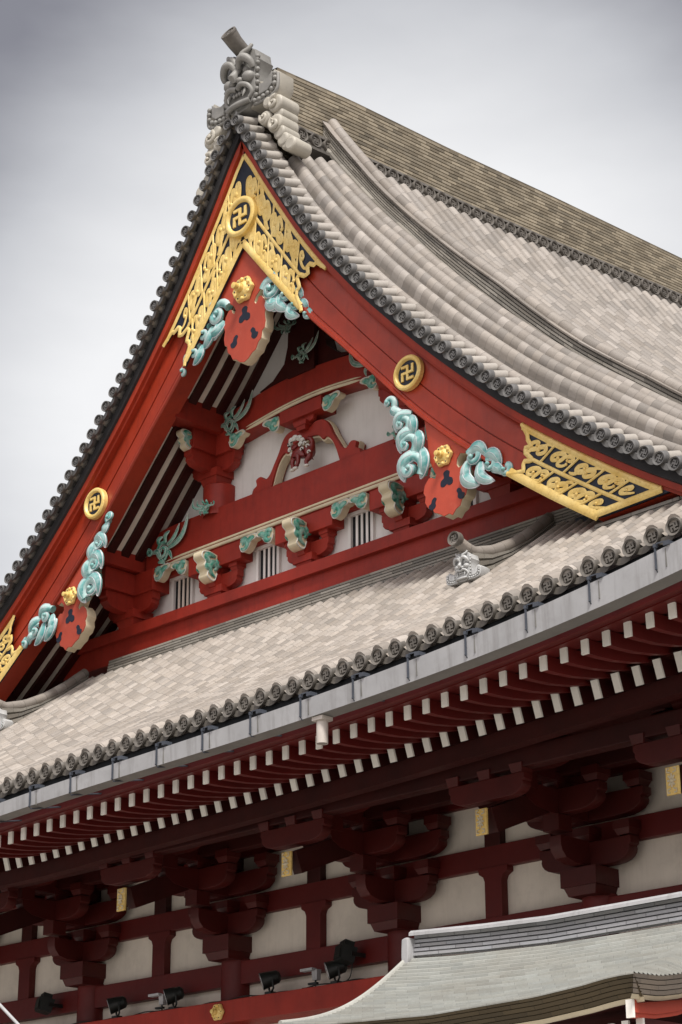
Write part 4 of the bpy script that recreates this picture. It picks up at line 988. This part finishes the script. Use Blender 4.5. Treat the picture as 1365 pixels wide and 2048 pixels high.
# fine grid lines on the flying rafter caps
gm_ = MB(); p, t, n_, w, hh = inf
for q in (-.33, .33): gm_.sweep([p-t*.016+V(q*w/2*1.0, 0, 0)+n_*(-hh), p-t*.016+V(q*w/2, 0, 0)+n_*hh], .0028, 4, 1, V(1, 0, 0))
for q in (-.5, 0, .5): gm_.sweep([p-t*.016+V(-w/2, 0, 0)+n_*(q*hh), p-t*.016+V(w/2, 0, 0)+n_*(q*hh)], .0028, 4, 1, V(0, 0, 1))
def place_rafters(proto, cap, x0, pitch, fz, n, y):
    first = True
    for k in range(-3, n):
        x = x0+pitch*k
        if x > 16.6: break
        if first: o = proto; first = False
        else:
            o = copy_obj(proto); c = copy_obj(cap, None, o)
        o.location = (x, 0, fz(x)); o.rotation_euler = (0, 0, 0)
gl = gm_.build('cap_grid', STEEL, fc, False)
bpy.data.objects.remove(gl)
place_rafters(fr, fc, 1.654, .3175, ZR, 48, 0)
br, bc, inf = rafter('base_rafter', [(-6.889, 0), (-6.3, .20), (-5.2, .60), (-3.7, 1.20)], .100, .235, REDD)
place_rafters(br, bc, -.086, .3175, ZL, 54, 0)
# ------------------------------------------------------------------ wall below the eaves
C0 = by(466, 1924, -3.95).x; BAY = (by(1198, 1799, -3.95).x-C0)/2
YW = -3.70
C0 -= .13
cxs = [C0+BAY*k for k in range(-3, 3)]+[12.55]
plate('upper_wall', [[(-12.5, -1.6), (13.5, -1.6), (13.5, 8.6), (-12.5, 8.6)]], YW, YW+.2, OCHREW, HALL)
beam('head_tie_beam', -12.6, 13.4, -3.86, YW+.02, 5.08, 5.45, REDL); beam('bracket_tie_beam', -12.6, 13.4, -3.82, YW+.02, 6.17, 6.50, REDL); beam('upper_tie_beam', -12.6, 13.4, -3.82, YW+.02, 7.15, 7.48, REDL)
m = MB(); m.box2(-16, 16, -6.0, YW, 7.36, 7.42); m.build('eave_dark_screen', REDD, HALL, False)  # dark sheet added to stand for the shadowed depth above the brackets
beam('lintel_beam', -12.6, 13.4, -4.30, YW+.02, 4.42, 4.77, REDW)
beam('lower_wall_frame', -12.6, 13.4, -3.95, YW+.02, 2.4, 3.1)
core = MB(); core.box2(-12.4, 13.3, YW+.22, 30, -1.7, 8.5); core.build('hall_core', REDD, HALL, False)
colp = None; setp = None
def col_mesh():
    m = MB(); n = 24
    m.grid([[V(.27*math.cos(6.283*k/n), .27*math.sin(6.283*k/n), z) for k in range(n)] for z in (-1.7, 5.30, 5.46, 5.50)], None, closed=True)
    b = len(m.v); m.v.extend([(.27*math.cos(6.283*k/n), .27*math.sin(6.283*k/n), 5.50) for k in range(n)]); m.cap(range(b, b+n)); return m
def boat(W, z, y0, y1, hh=.34):
    h_ = [(W, z+hh), (W, z+hh*.70), (W*.955, z+hh*.62), (W*.965, z+hh*.50), (W*.95, z+hh*.36), (W*.90, z+hh*.22), (W*.82, z+hh*.11), (W*.70, z+hh*.03), (W*.56, z), (W*.2, z)]
    return plate_mesh([h_+[(-a, b_) for a, b_ in h_[::-1]]], y0, y1, .006)
def boaty(L, z, x, hh=.34, y0=-3.9):
    """arm pointing out of the wall"""
    m = MB(); pr = [(0, z), (-L*.62, z), (-L*.86, z+hh*.14), (-L*.97, z+hh*.4), (-L, z+hh*.62), (-L, z+hh), (0, z+hh)]; b = len(m.v)
    for xx in (-.10, .10):
        for y, zz in pr: m.v.append((x+xx, y0+y, zz))
    k = len(pr); m.face([b+i for i in range(k)]); m.face([b+k+i for i in range(k)][::-1])
    for i in range(k): m.face([b+i, b+k+i, b+k+(i+1) % k, b+(i+1) % k])
    return mbmesh(m)
def big_bracket():
    P = []; b = MB()
    b.box((0, -3.93, 5.53), (.56, .52, .12), None, 0, .84); b.box((0, -3.93, 5.715), (.62, .58, .25)); P.append(mbmesh(b))
    tiers = [(-3.95, 5.86, .80), (-3.95, 6.50, 1.05), (-4.60, 6.50, .80), (-5.30, 6.98, .85)]
    for y, z, W in tiers:
        P.append(boat(W, z, y-.10, y+.10)); b = MB()
        for q in (-.86, 0, .86):
            b.box((q*W, y, z+.40), (.26, .28, .08), None, 0, .75); b.box((q*W, y, z+.50), (.28, .30, .12))
        P.append(mbmesh(b))
    P.append(boaty(.78, 5.87, 0)); P.append(boaty(1.50, 6.49, 0)); P.append(boaty(2.1, 6.97, 0))
    b = MB(); b.box((0, -4.62, 6.38), (.28, .28, .22)); b.box((0, -5.32, 6.88), (.28, .28, .22)); P.append(mbmesh(b))
    return joinm(P, 'bracket_set')
REDM = paint('shade_darkened_bracket_timber', (.080, .007, .005), .5, .3, 1.5, .35, .2, (.04, .006, .004), .04)  # bracket red with under-eave shade mixed into its colour
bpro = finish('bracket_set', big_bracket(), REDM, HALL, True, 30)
cpro = col_mesh().build('column', REDL, HALL)
# tail rafter with gilt end plate
m = MB(); R_ = Matrix.Rotation(RAD(22), 3, 'X')
m.box(V(0, -6.02, 6.18)+R_ @ V(0, 1.35, 0.02), (.17, 2.70, .33), R_)
tpro = m.build('tail_rafter', REDD, HALL, False)
gp = plate('gilt_end_plate', [[(-.095, -.175), (.095, -.175), (.095, .175), (-.095, .175)]], -.02, .02, GOLD, tpro, .006)
m = MB()
for a in range(8):
    c_, s_ = math.cos(a*.785), math.sin(a*.785); m.sweep([V(.02*c_, -.03, .03*s_), V(.06*c_, -.035, .085*s_)], .014, 6, .5); 
for sx in (-1, 1):
    for sz in (-1, 1):
        m.sweep([V(sx*.02, -.03, sz*.10), V(sx*.065, -.03, sz*.11), V(sx*.065, -.03, sz*.15), V(sx*.03, -.03, sz*.15)], .011, 6, .6)
m.ball((0, -.03, 0), .028, 8); gp2 = m.build('plate_tracery', CREAM, tpro)
m = MB(); 
for y, z in [(0.0, 0.0)]:
    pass
gp.location = (-.04, -6.15, 6.17); gp2.location = gp.location
spro = None
for i, x in enumerate(cxs):
    first = i == 0
    o = cpro if first else copy_obj(cpro); o.location = (x, -3.72, 0)
    o = bpro if first else copy_obj(bpro); o.location = (x, 0, 0)
    if first: tpro.location = (x+.0, 0, 0)
    else:
        t_ = copy_obj(tpro); t_.location = (x, 0, 0); g_ = copy_obj(gp, None, t_); copy_obj(gp2, None, t_)
# struts between the columns
def strut(x):
    lp = [(x-.16, 5.44), (x-.16, 5.98), (x-.19, 6.05), (x-.27, 6.10), (x-.28, 6.18), (x+.28, 6.18), (x+.28, 6.10), (x+.19, 6.05), (x+.16, 5.98), (x+.16, 5.44)]
    plate('wall_strut', [lp], -3.84, YW+.01, REDL, HALL, .006)
    plate('wall_strut', [[(x-.15, 6.49), (x-.15, 7.0), (x-.25, 7.1), (x-.26, 7.16), (x+.26, 7.16), (x+.25, 7.1), (x+.15, 7.0), (x+.15, 6.49)]], -3.83, YW+.01, REDD, HALL, .006)
for x in cxs[:-1]: strut(x+BAY/2)
beam('outer_eave_purlin', -16, 16, -6.12, -5.90, 6.80, 7.06, REDD); follow('rafter_foot_beam', [(-6.60, -.03), (-6.60, -.26), (-6.35, -.24), (-6.35, .05)], ZL, -16.5, 16.5, REDD, 50); beam('middle_eave_purlin', -15, 15, -5.42, -5.20, 7.46, 7.70, REDD); beam('inner_eave_purlin', -14, 14, -4.70, -4.50, 7.02, 7.26, REDD)
# cloud-shaped bracket arms carrying the outer purlin above each column
def outer_set():
    P = [boat(.66, 6.46, -6.10, -5.92, .28)]; b = MB()
    for q in (-.56, 0, .56): b.box((q, -6.02, 6.80), (.22, .26, .12), None, 0, .8)
    P.append(mbmesh(b)); return joinm(P, 'outer_bracket_arm')
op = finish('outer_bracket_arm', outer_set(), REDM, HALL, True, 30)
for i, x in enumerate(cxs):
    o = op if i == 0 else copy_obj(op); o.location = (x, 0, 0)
# gilt bosses on the lintel beam
bp_ = by(436, 2027, -4.32); rosette(bp_.x, 4.60, .13, -4.31, HALL)
# ------------------------------------------------------------------ ogre-faced ridge end tiles
def ogre(name, loc, k, parent, mat, side, depth, fins=True):
    """u across, v up from the wing's lower edge, in units of half the wing width"""
    X, Y, Z = loc
    def Q(u, v): return (X+u*k, Z+v*k)
    def P(u, d, v): return V(X+u*k, Y+d*k, Z+v*k)
    def mir(h): return h+[(-u, v) for u, v in h[::-1]]
    _sw = MB.sweep
    class OM(MB):
        def sweep(s_, path, rad, n=8, *a, **kw):
            if isinstance(rad, list): return _sw(s_, path, rad, n, *a, **kw)
            return _sw(s_, [V(*p) for p in catmull(path, 5)], rad, 10, *a, **kw)
    face = mir([(0.0, 1.34), (.12, 1.30), (.22, 1.36), (.42, 1.22), (.45, 1.05), (.50, .98), (.44, .86), (.40, .70), (.43, .40), (.36, .12), (.18, -.02), (0, -.03)])
    o = plate(name, [[Q(u, v) for u, v in face]], Y, Y+depth*k*.9, mat, parent, .02*k)
    wing = mir([(0, .02), (.30, .0), (.66, -.02), (.92, .02), (1.03, .16), (1.03, .46), (.86, .60), (.78, .50), (.60, .44), (.46, .52), (.42, .40), (0, .40)])
    plate('ogre_wing', [[Q(u, v) for u, v in wing]], Y+.08*k, Y+depth*k, side, o, .03*k)
    inner = [(.50, .16), (.74, .16), (.86, .26), (.86, .54), (.76, .44), (.60, .38), (.50, .42)]
    for s_ in (-1, 1):
        plate('ogre_wing_panel', [[Q(s_*u, v) for u, v in inner]], Y+.02*k, Y+.12*k, mat, o, .015*k)
        m = OM(); m.sweep([P(s_*u, .07, v) for u, v in [(.34, .03), (.64, .01), (.90, .05), (.99, .17), (.99, .44)]], .035*k, 6)
        for u, v in [(.38, .09), (.50, .07), (.62, .08), (.74, .09), (.85, .14), (.93, .23), (.94, .35), (.93, .45), (.42, .20), (.44, .33), (.45, .47), (.44, .62), (.45, .77), (.45, .92), (.45, 1.06)]:
            m.ball(P(s_*u, .04, v), .052*k, 8)
        m.build('ogre_beads', mat, o, True, 60)
    m = OM()
    for s_ in (-1, 1):
        m.ball(P(s_*.17, .0, .86), (.085*k, .07*k, .085*k), 12)                                     # eyes
        m.sweep([P(s_*u, d, v) for u, d, v in [(.04, -.10, .88), (.12, -.16, 1.02), (.26, -.16, 1.04), (.38, -.10, .92), (.40, -.04, .80)]], lambda t: k*(.04+.045*math.sin(3.1*t)), 8)   # brow
        m.sweep([P(s_*u, d, v) for u, d, v in [(.06, -.06, 1.02), (.14, -.10, 1.18), (.28, -.06, 1.26), (.34, -.02, 1.36)]], lambda t: k*(.075-.04*t), 8)    # horn curls
        m.ball(P(s_*.26, -.02, .66), (.15*k, .13*k, .12*k), 12)                                      # cheek
        m.ball(P(s_*.10, -.10, .60), (.08*k, .08*k, .07*k), 10)                                      # nostril
        m.sweep([P(s_*u, d, v) for u, d, v in [(.03, -.08, .46), (.16, -.13, .48), (.30, -.08, .42), (.36, -.02, .28), (.28, -.02, .18)]], lambda t: k*(.06-.02*t), 8)   # lip
        m.sweep([P(s_*.22, -.06, .40), P(s_*.23, -.10, .30), P(s_*.20, -.12, .20)], [k*.035, k*.03, k*.01], 6)            # fang
    m.sweep([P(0, -.02, .96), P(0, -.14, .78), P(0, -.20, .66), P(0, -.14, .58)], [k*.06, k*.07, k*.10, k*.06], 10)   # nose
    for u in (-.12, -.04, .04, .12): m.ball(P(u, -.05, .36), (.04*k, .03*k, .05*k), 6)
    m.sweep([P(-.30, -.02, .12), P(-.12, -.08, .10), P(.12, -.08, .10), P(.30, -.02, .12)], k*.06, 8)
    m.build('ogre_features', mat, o, True, 60)
    if fins:
        for s_ in (-1, 1):
            for (u, v, r, d0, d1) in [(.92, -.20, .19, .05, .56), (.95, -.42, .13, .10, .56), (.90, -.62, .19, .06, .56), (.98, -.84, .15, .1, .56), (1.06, -1.02, .15, .12, .56), (1.26, -1.20, .15, .12, .60), (.66, -.42, .15, .02, .4), (.72, -.10, .12, .02, .4), (1.12, -1.14, .12, .14, .56)]:
                q = plate('ridge_fin_lobe', [circ(X+s_*u*k, Z+v*k, r*k, 20)], Y+d0*k, Y+d1*k, side, o, .05*k, 60, 2)
            m = OM()
            for (u, v, r, a) in [(.90, -.18, .13, 1), (.93, -.66, .13, 2), (.64, -.40, .10, 2.5)]: curl(m, X+s_*u*k, Z+v*k, r*k, Y+.04*k, a, 1.2*s_, .045*k, .3)
            m.build('ridge_fin_curl', side, o, True, 60)
    return o
ogre('ridge_end_ogre', (.04, -2.22, 23.10), 1.06, HALL, GREY, GREYL, .46)
for sgn in (1, -1):
    x = sgn*6.34
    ogre('skirt_ogre', (x, -2.90, 11.14), .36, HALL, SILV, SILV, .7, False)
    yy = [-2.80, -2.3, -1.8, -1.3, -.9, -.62]; zt = interp([-3.1, -2.6, -2.1, -1.6, -1.1, -.6], [11.70, 11.70, 11.86, 12.12, 12.46, 12.86])
    for s2 in (1, -1):
        courses('skirt_ridge_wall', [V(x+s2*.16, y, S2(x, y).z-.02) for y in yy], V(s2, 0, 0), V(0, 0, 1), 4, [(zt(y)-.06-S2(x, y).z)/4 for y in yy], NOSHIG, HALL, .008, .16, .4, 'flip' if s2 > 0 else None)
    m = MB(); m.sweep([V(x, y, zt(y)+(.12*((-2.55-y)/.5)**2 if y < -2.55 else 0)) for y in xs_(-3.06, -.6, 22)], .105, 12, 1.0, V(1, 0, 0), uk=1/.3); m.uv = [[(.5, u) for u, v in q] for q in m.uv]
    m.build('skirt_ridge_cap', TILE, HALL)
    q = disc_mb(.125, .10, 0, False).build('skirt_ridge_end_tile', [DISC, DISC, DISC], HALL, True, 40); q.location = (x, -3.10, zt(-3.06)+.12)
# flashing courses under the foot of each bargeboard
for sgn in (1, -1):
    courses('verge_foot_courses', [V(sgn*x, -1.98, 11.52+.012*(x-8.3)) for x in xs_(8.3, 9.95, 6)], V(0, -1, 0), V(0, 0, 1), 4, .078, NOSHIG, HALL, .02, .9, .8, 'flip' if sgn < 0 else None)
    courses('verge_foot_courses', [V(sgn*(9.97+q), -1.98-q*.25, 11.54) for q in (0, .6, 1.3)], V(0, -1, 0), V(0, 0, 1), 4, .078, NOSHIG, HALL, .02, .9, .8, 'flip' if sgn < 0 else None)
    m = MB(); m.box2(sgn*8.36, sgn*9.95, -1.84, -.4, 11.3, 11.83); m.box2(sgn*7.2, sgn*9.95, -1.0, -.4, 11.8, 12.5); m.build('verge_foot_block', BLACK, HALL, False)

# ------------------------------------------------------------------ entrance porch roof in front of the wall
PORCH = tag(empty('porch_roof'), 'low curved porch roof of pale grey shingles in front of the temple wall', 'porch roof')
PX0, PX1, PXC = 10.70, 15.40, 15.36        # left verge, right end, corner of the eave
PYR, PYE = -8.99, -11.02
def pz(x, t):           # t 0 ridge .. 1 eave
    e = interp([10.7, 11.4, 12.84, 14.2, 15.36], [2.97, 2.90, 2.85, 2.885, 2.975])(min(x, 15.36))
    top = interp([10.7, 11.4, 12.84, 14.5, 18], [3.90, 3.85, 3.80, 3.80, 3.82])(x)
    return lerp(top, e, t)-.19*math.sin(math.pi*t)
zsd = interp([-11.02, -10.6, -10.25, -9.6, -8.9], [2.975, 2.99, 3.05, 3.24, 3.55])
def pbul(x, t):          # the surface rolls down to the raised side eave at the right-hand end
    q = (x-14.75)/.65
    if q <= 0: return 0
    q = min(1, q); return (zsd(lerp(PYR, PYE, t))-pz(x, t))*(q*q*(3-2*q))+.10*math.sin(math.pi*q)*min(1, 4*t*(1-t))
xs = xs_(PX0, 14.7, 44)+xs_(14.74, PX1, 20); ts = xs_(0, 1, 30)
ye = lambda x, t: lerp(PYR, PYE, t)
mb = MB(); rows = []
for i, t in enumerate(ts):
    rows.append([V(x, ye(x, t), pz(x, t)+pbul(x, t)+.012) for x in xs])
    if i < len(ts)-1: t2 = ts[i+1]-.002; rows.append([V(x, ye(x, t2), pz(x, t2)+pbul(x, t2)+.036) for x in xs])
mb.grid(rows, lambda i, j: (i//2+(0 if i % 2 == 0 else .99), xs[j]/.34), flip=True)
mb.build('shingle_roof', SHEET, PORCH, True, 20)
def pedge(name, y0, z0, y1, z1, mat, n=5):
    m = MB(); rows = []
    for i in range(n):
        for q in (0, .82, .83, .99):
            t = (i+q)/n; rows.append([V(x, lerp(y0, y1, t)+(.018 if q > .82 and n > 1 else 0), pz(x, 1)+pbul(x, 1)+lerp(z0, z1, t)) for x in xs])
    m.grid(rows, lambda i, j: (i//4+.5, xs[j]/.4)); return m.build(name, mat, PORCH, False)
EDGE = tilemat('layered_bark_edge', (.085, .065, .035), .25, .02, 1, 1, .3, (.06, .05, .03), .3)
pedge('roof_edge_layers', PYE, 0.02, PYE+.12, -.18, EDGE)
pedge('cream_batten', PYE+.13, -.18, PYE+.15, -.225, CREAM, 1)
m = MB(); m.grid([[V(x, PYE+.14, pz(x, 1)-.23+pbul(x, 1)) for x in xs], [V(x, -8.4, pz(x, 1)+.12) for x in xs]], None); m.build('porch_soffit', REDD, PORCH)
for x in [14.4+.17*k for k in range(6)]:
    m = MB(); m.box2(-.036, .036, -10.75, -8.5, -.45, -.34); o = m.build('porch_rafter', REDD, PORCH, False); o.location = (x, 0, pz(x, 1))
    m = MB(); m.box2(-.038, .038, -10.77, -10.74, -.455, -.335); m.build('rafter_end_cap', CAPW, o, False)
m = MB(); m.grid([[V(PX0, lerp(PYR, PYE, t), pz(PX0, t)+.02) for t in ts], [V(PX0+.03, lerp(PYR, PYE, t)+.04, pz(PX0, t)-.18) for t in ts]], None); m.build('verge_edge', EDGE, PORCH, False)
m = MB(); m.sweep([V(PX0, lerp(PYR, PYE, t), pz(PX0, t)+.02) for t in ts], .035, 8); m.build('verge_roll', SHEETP, PORCH)
m = MB(); m.box2(PX0+.2, PX1, -8.98, -8.4, -1.7, 3.7); m.build('porch_wall', REDD, PORCH, False)
rzp = interp([10.7, 11.8, 12.8, 14.5, 19.6], [3.895, 3.835, 3.80, 3.81, 3.88])
courses('porch_ridge_wall', [V(x, -9.02, rzp(x)+.02) for x in xs_(10.78, PX1, 30)], V(0, -1, 0), V(0, 0, 1), 5, .050, RIDGEG, PORCH, .010, .24, .4)
m = MB(); m.grid([[V(x, -8.98+.10*math.cos(a), rzp(x)+.27+.10*math.sin(a)*.6) for a in xs_(3.4, -.2, 6)] for x in xs_(10.78, PX1, 30)], lambda i, j: (.5, i)); m.build('porch_ridge_cap', GUT, PORCH)
plate('porch_ridge_end', [catmull([(10.68, 3.84), (10.68, 4.08), (10.70, 4.12), (10.76, 4.13), (10.79, 4.09), (10.78, 3.84)], 3, True)], -9.10, -8.86, GUT, PORCH, .02)
# right-hand side eave seen end on: layered edge, cream batten and vermilion gable board facing sideways
ysd = xs_(PYE, -8.6, 20)
EDGES = tilemat('side_bark_edge', (.15, .125, .10), .25, .02, 1, 1, .4, (.07, .06, .05), .3)
for nm, xa, za, zb2, mt, n in (('side_edge_layers', 15.40, .02, -.165, EDGES, 4), ('side_cream_batten', 15.37, -.165, -.205, CREAM, 1)):
    m = MB(); rows = []
    for i in range(n):
        for q in (0, .82, .83, .99):
            t = (i+q)/n; rows.append([V(xa-(.016 if q > .82 and n > 1 else 0)-.02*t, y, zsd(y)+lerp(za, zb2, t)) for y in ysd])
    m.grid(rows, lambda i, j: (i//4+.5, ysd[j]/.4), flip=True); m.build(nm, mt, PORCH, False)
m = MB(); y2 = [y for y in xs_(PYE+.10, -8.6, 20)]
m.grid([[V(15.30, y, zsd(y)-.20) for y in y2], [V(15.31, y, zsd(y)-.21) for y in y2], [V(15.31, y, zsd(y)-.32) for y in y2], [V(15.29, y, zsd(y)-.325) for y in y2], [V(15.29, y, zsd(y)-.36) for y in y2], [V(15.20, y, zsd(y)-.36) for y in y2]], None, flip=True)
gb = m.build('porch_gable_board', CORAL, PORCH, False)
m = MB(); m.box2(15.235, 15.315, PYE+.075, PYE+.105, zsd(PYE)-.365, zsd(PYE)-.20); m.build('board_end', CAPW, gb, False)
# ------------------------------------------------------------------ fittings standing on the beam: each its own thing
def spotlight(x, y, z, label):
    t = empty('floodlight', (x, y, z)); tag(t, label, 'floodlight', 'floodlights on the red beam')
    d = V(-.62, -.70, -.30).normalized(); m = MB(); c = V(x, y, z+.26)
    m.sweep([c-d*.16, c-d*.12, c, c+d*.13, c+d*.15], [.06, .10, .12, .135, .14], 16, 1, V(0, 0, 1)); 
    for k in range(4): m.sweep([c-d*(.11-.03*k), c-d*(.10-.03*k)], .108, 16, 1, V(0, 0, 1))
    m.build('lamp_housing', DARKM, t)
    m = MB(); m.sweep([c+d*.148, c+d*.156], [.122, .118], 16, 1, V(0, 0, 1)); m.build('lamp_lens', LENS, t)
    m = MB(); m.sweep([c+V(.10, -.06, 0), c+V(.12, -.05, -.16), c+V(.02, 0, -.22), V(x, y, z)], .016, 6); m.box((x, y, z+.03), (.14, .12, .06)); m.sweep([c+V(-.10, .06, 0), c+V(-.08, .05, -.16), c+V(.02, 0, -.22)], .016, 6); m.build('lamp_bracket', DARKM, t, False)
ZB = 4.772
def onbeam(px, py, y=-4.1):
    return by(px, py, y)
for (px_, py_), lab in zip([(236, 2035), (350, 2018), (543, 1988), (675, 1968)], ['black round floodlight on the red beam, leftmost of the four', 'black round floodlight on the red beam, nearest left of the round gilt boss', 'black round floodlight on the red beam, nearest right of the round gilt boss', 'black round floodlight just beneath the box floodlight, rightmost of the four']):
    p = onbeam(px_, py_); spotlight(p.x, -4.12, ZB, lab)
def boxlamp(px, py, label):
    p = by(px, py, -4.15); t = empty('box_floodlight', (p.x, -3.9, p.z)); tag(t, label, 'floodlight', 'box lamps fixed to the upper beam')
    R_ = Matrix.Rotation(RAD(-14), 3, 'X') @ Matrix.Rotation(RAD(-20), 3, 'Z')
    m = MB(); m.box((p.x, -4.14, p.z), (.27, .26, .24), R_, 0, .86); m.box((p.x+.02, -4.12, p.z+.155), (.20, .16, .08), R_); m.build('lamp_housing', DARKM, t, False)
    m = MB(); m.box(V(p.x, -4.14, p.z)+R_ @ V(0, -.134, 0), (.20, .01, .18), R_); m.build('lamp_lens', DARKM, t, False)
    m = MB()
    for s_ in (-1, 1): m.box2(p.x+s_*.15-.01, p.x+s_*.15+.01, -4.16, -3.86, p.z-.03, p.z+.03)
    m.build('lamp_bracket', DARKM, t, False)
boxlamp(690, 1910, 'black box floodlight hung on the dark red beam beside the porch roof')
boxlamp(88, 2012, 'black box floodlight on the dark red beam at the lower left corner')
def device(px, py, label):
    p = by(px, py, -4.08); t = empty('security_camera', (p.x, -4.08, ZB)); tag(t, label, 'camera', 'small pale cameras between the floodlights')
    m = MB(); m.box((p.x-.05, -4.12, ZB+.30), (.26, .10, .04)); m.box((p.x+.06, -4.05, ZB+.22), (.12, .10, .16), None, 0, .8); m.build('camera_body', GUT, t, False)
    m = MB(); m.sweep([V(p.x+.05, -4.06, ZB), V(p.x+.05, -4.06, ZB+.18)], .014, 6); m.box((p.x+.02, -4.08, ZB+.09), (.18, .06, .03)); m.box((p.x-.06, -4.08, ZB+.02), (.22, .12, .035)); m.build('camera_stand', DARKM, t, False)
device(625, 1975, 'pale security camera on a dark stand between the two right-hand floodlights')
device(318, 2024, 'pale security camera on a dark stand between the two left-hand floodlights')
# thin cables along the beam
m = MB(); m.sweep([V(x, -4.16, ZB+.025+.012*math.sin(x*3.1)+.012*math.sin(x*7.7)) for x in xs_(-3.5, 6.3, 90)], .011, 5)
tag(m.build('power_cable', DARKM), 'thin dark power cable running along the top of the red beam', 'cable')
m = MB(); q = by(705, 1925, -4.05); m.sweep(catmull([(q.x, -4.05, q.z), (q.x+.02, -4.08, 4.98), (q.x-.03, -4.10, 4.84), (q.x-.25, -4.10, 4.79)], 5), .008, 5)
tag(m.build('power_cable', DARKM), 'thin cable hanging from the box floodlight down to the red beam', 'cable')
# pale metal pole crossing the lower left corner, near the camera
a = by(-12, 1998, -9.6); b_ = by(48, 2062, -9.6)
m = MB(); m.sweep([a, b_], .022, 10); pole = tag(m.build('metal_pole', GUT), 'thin pale metal pole slanting across the lower left corner', 'pole')
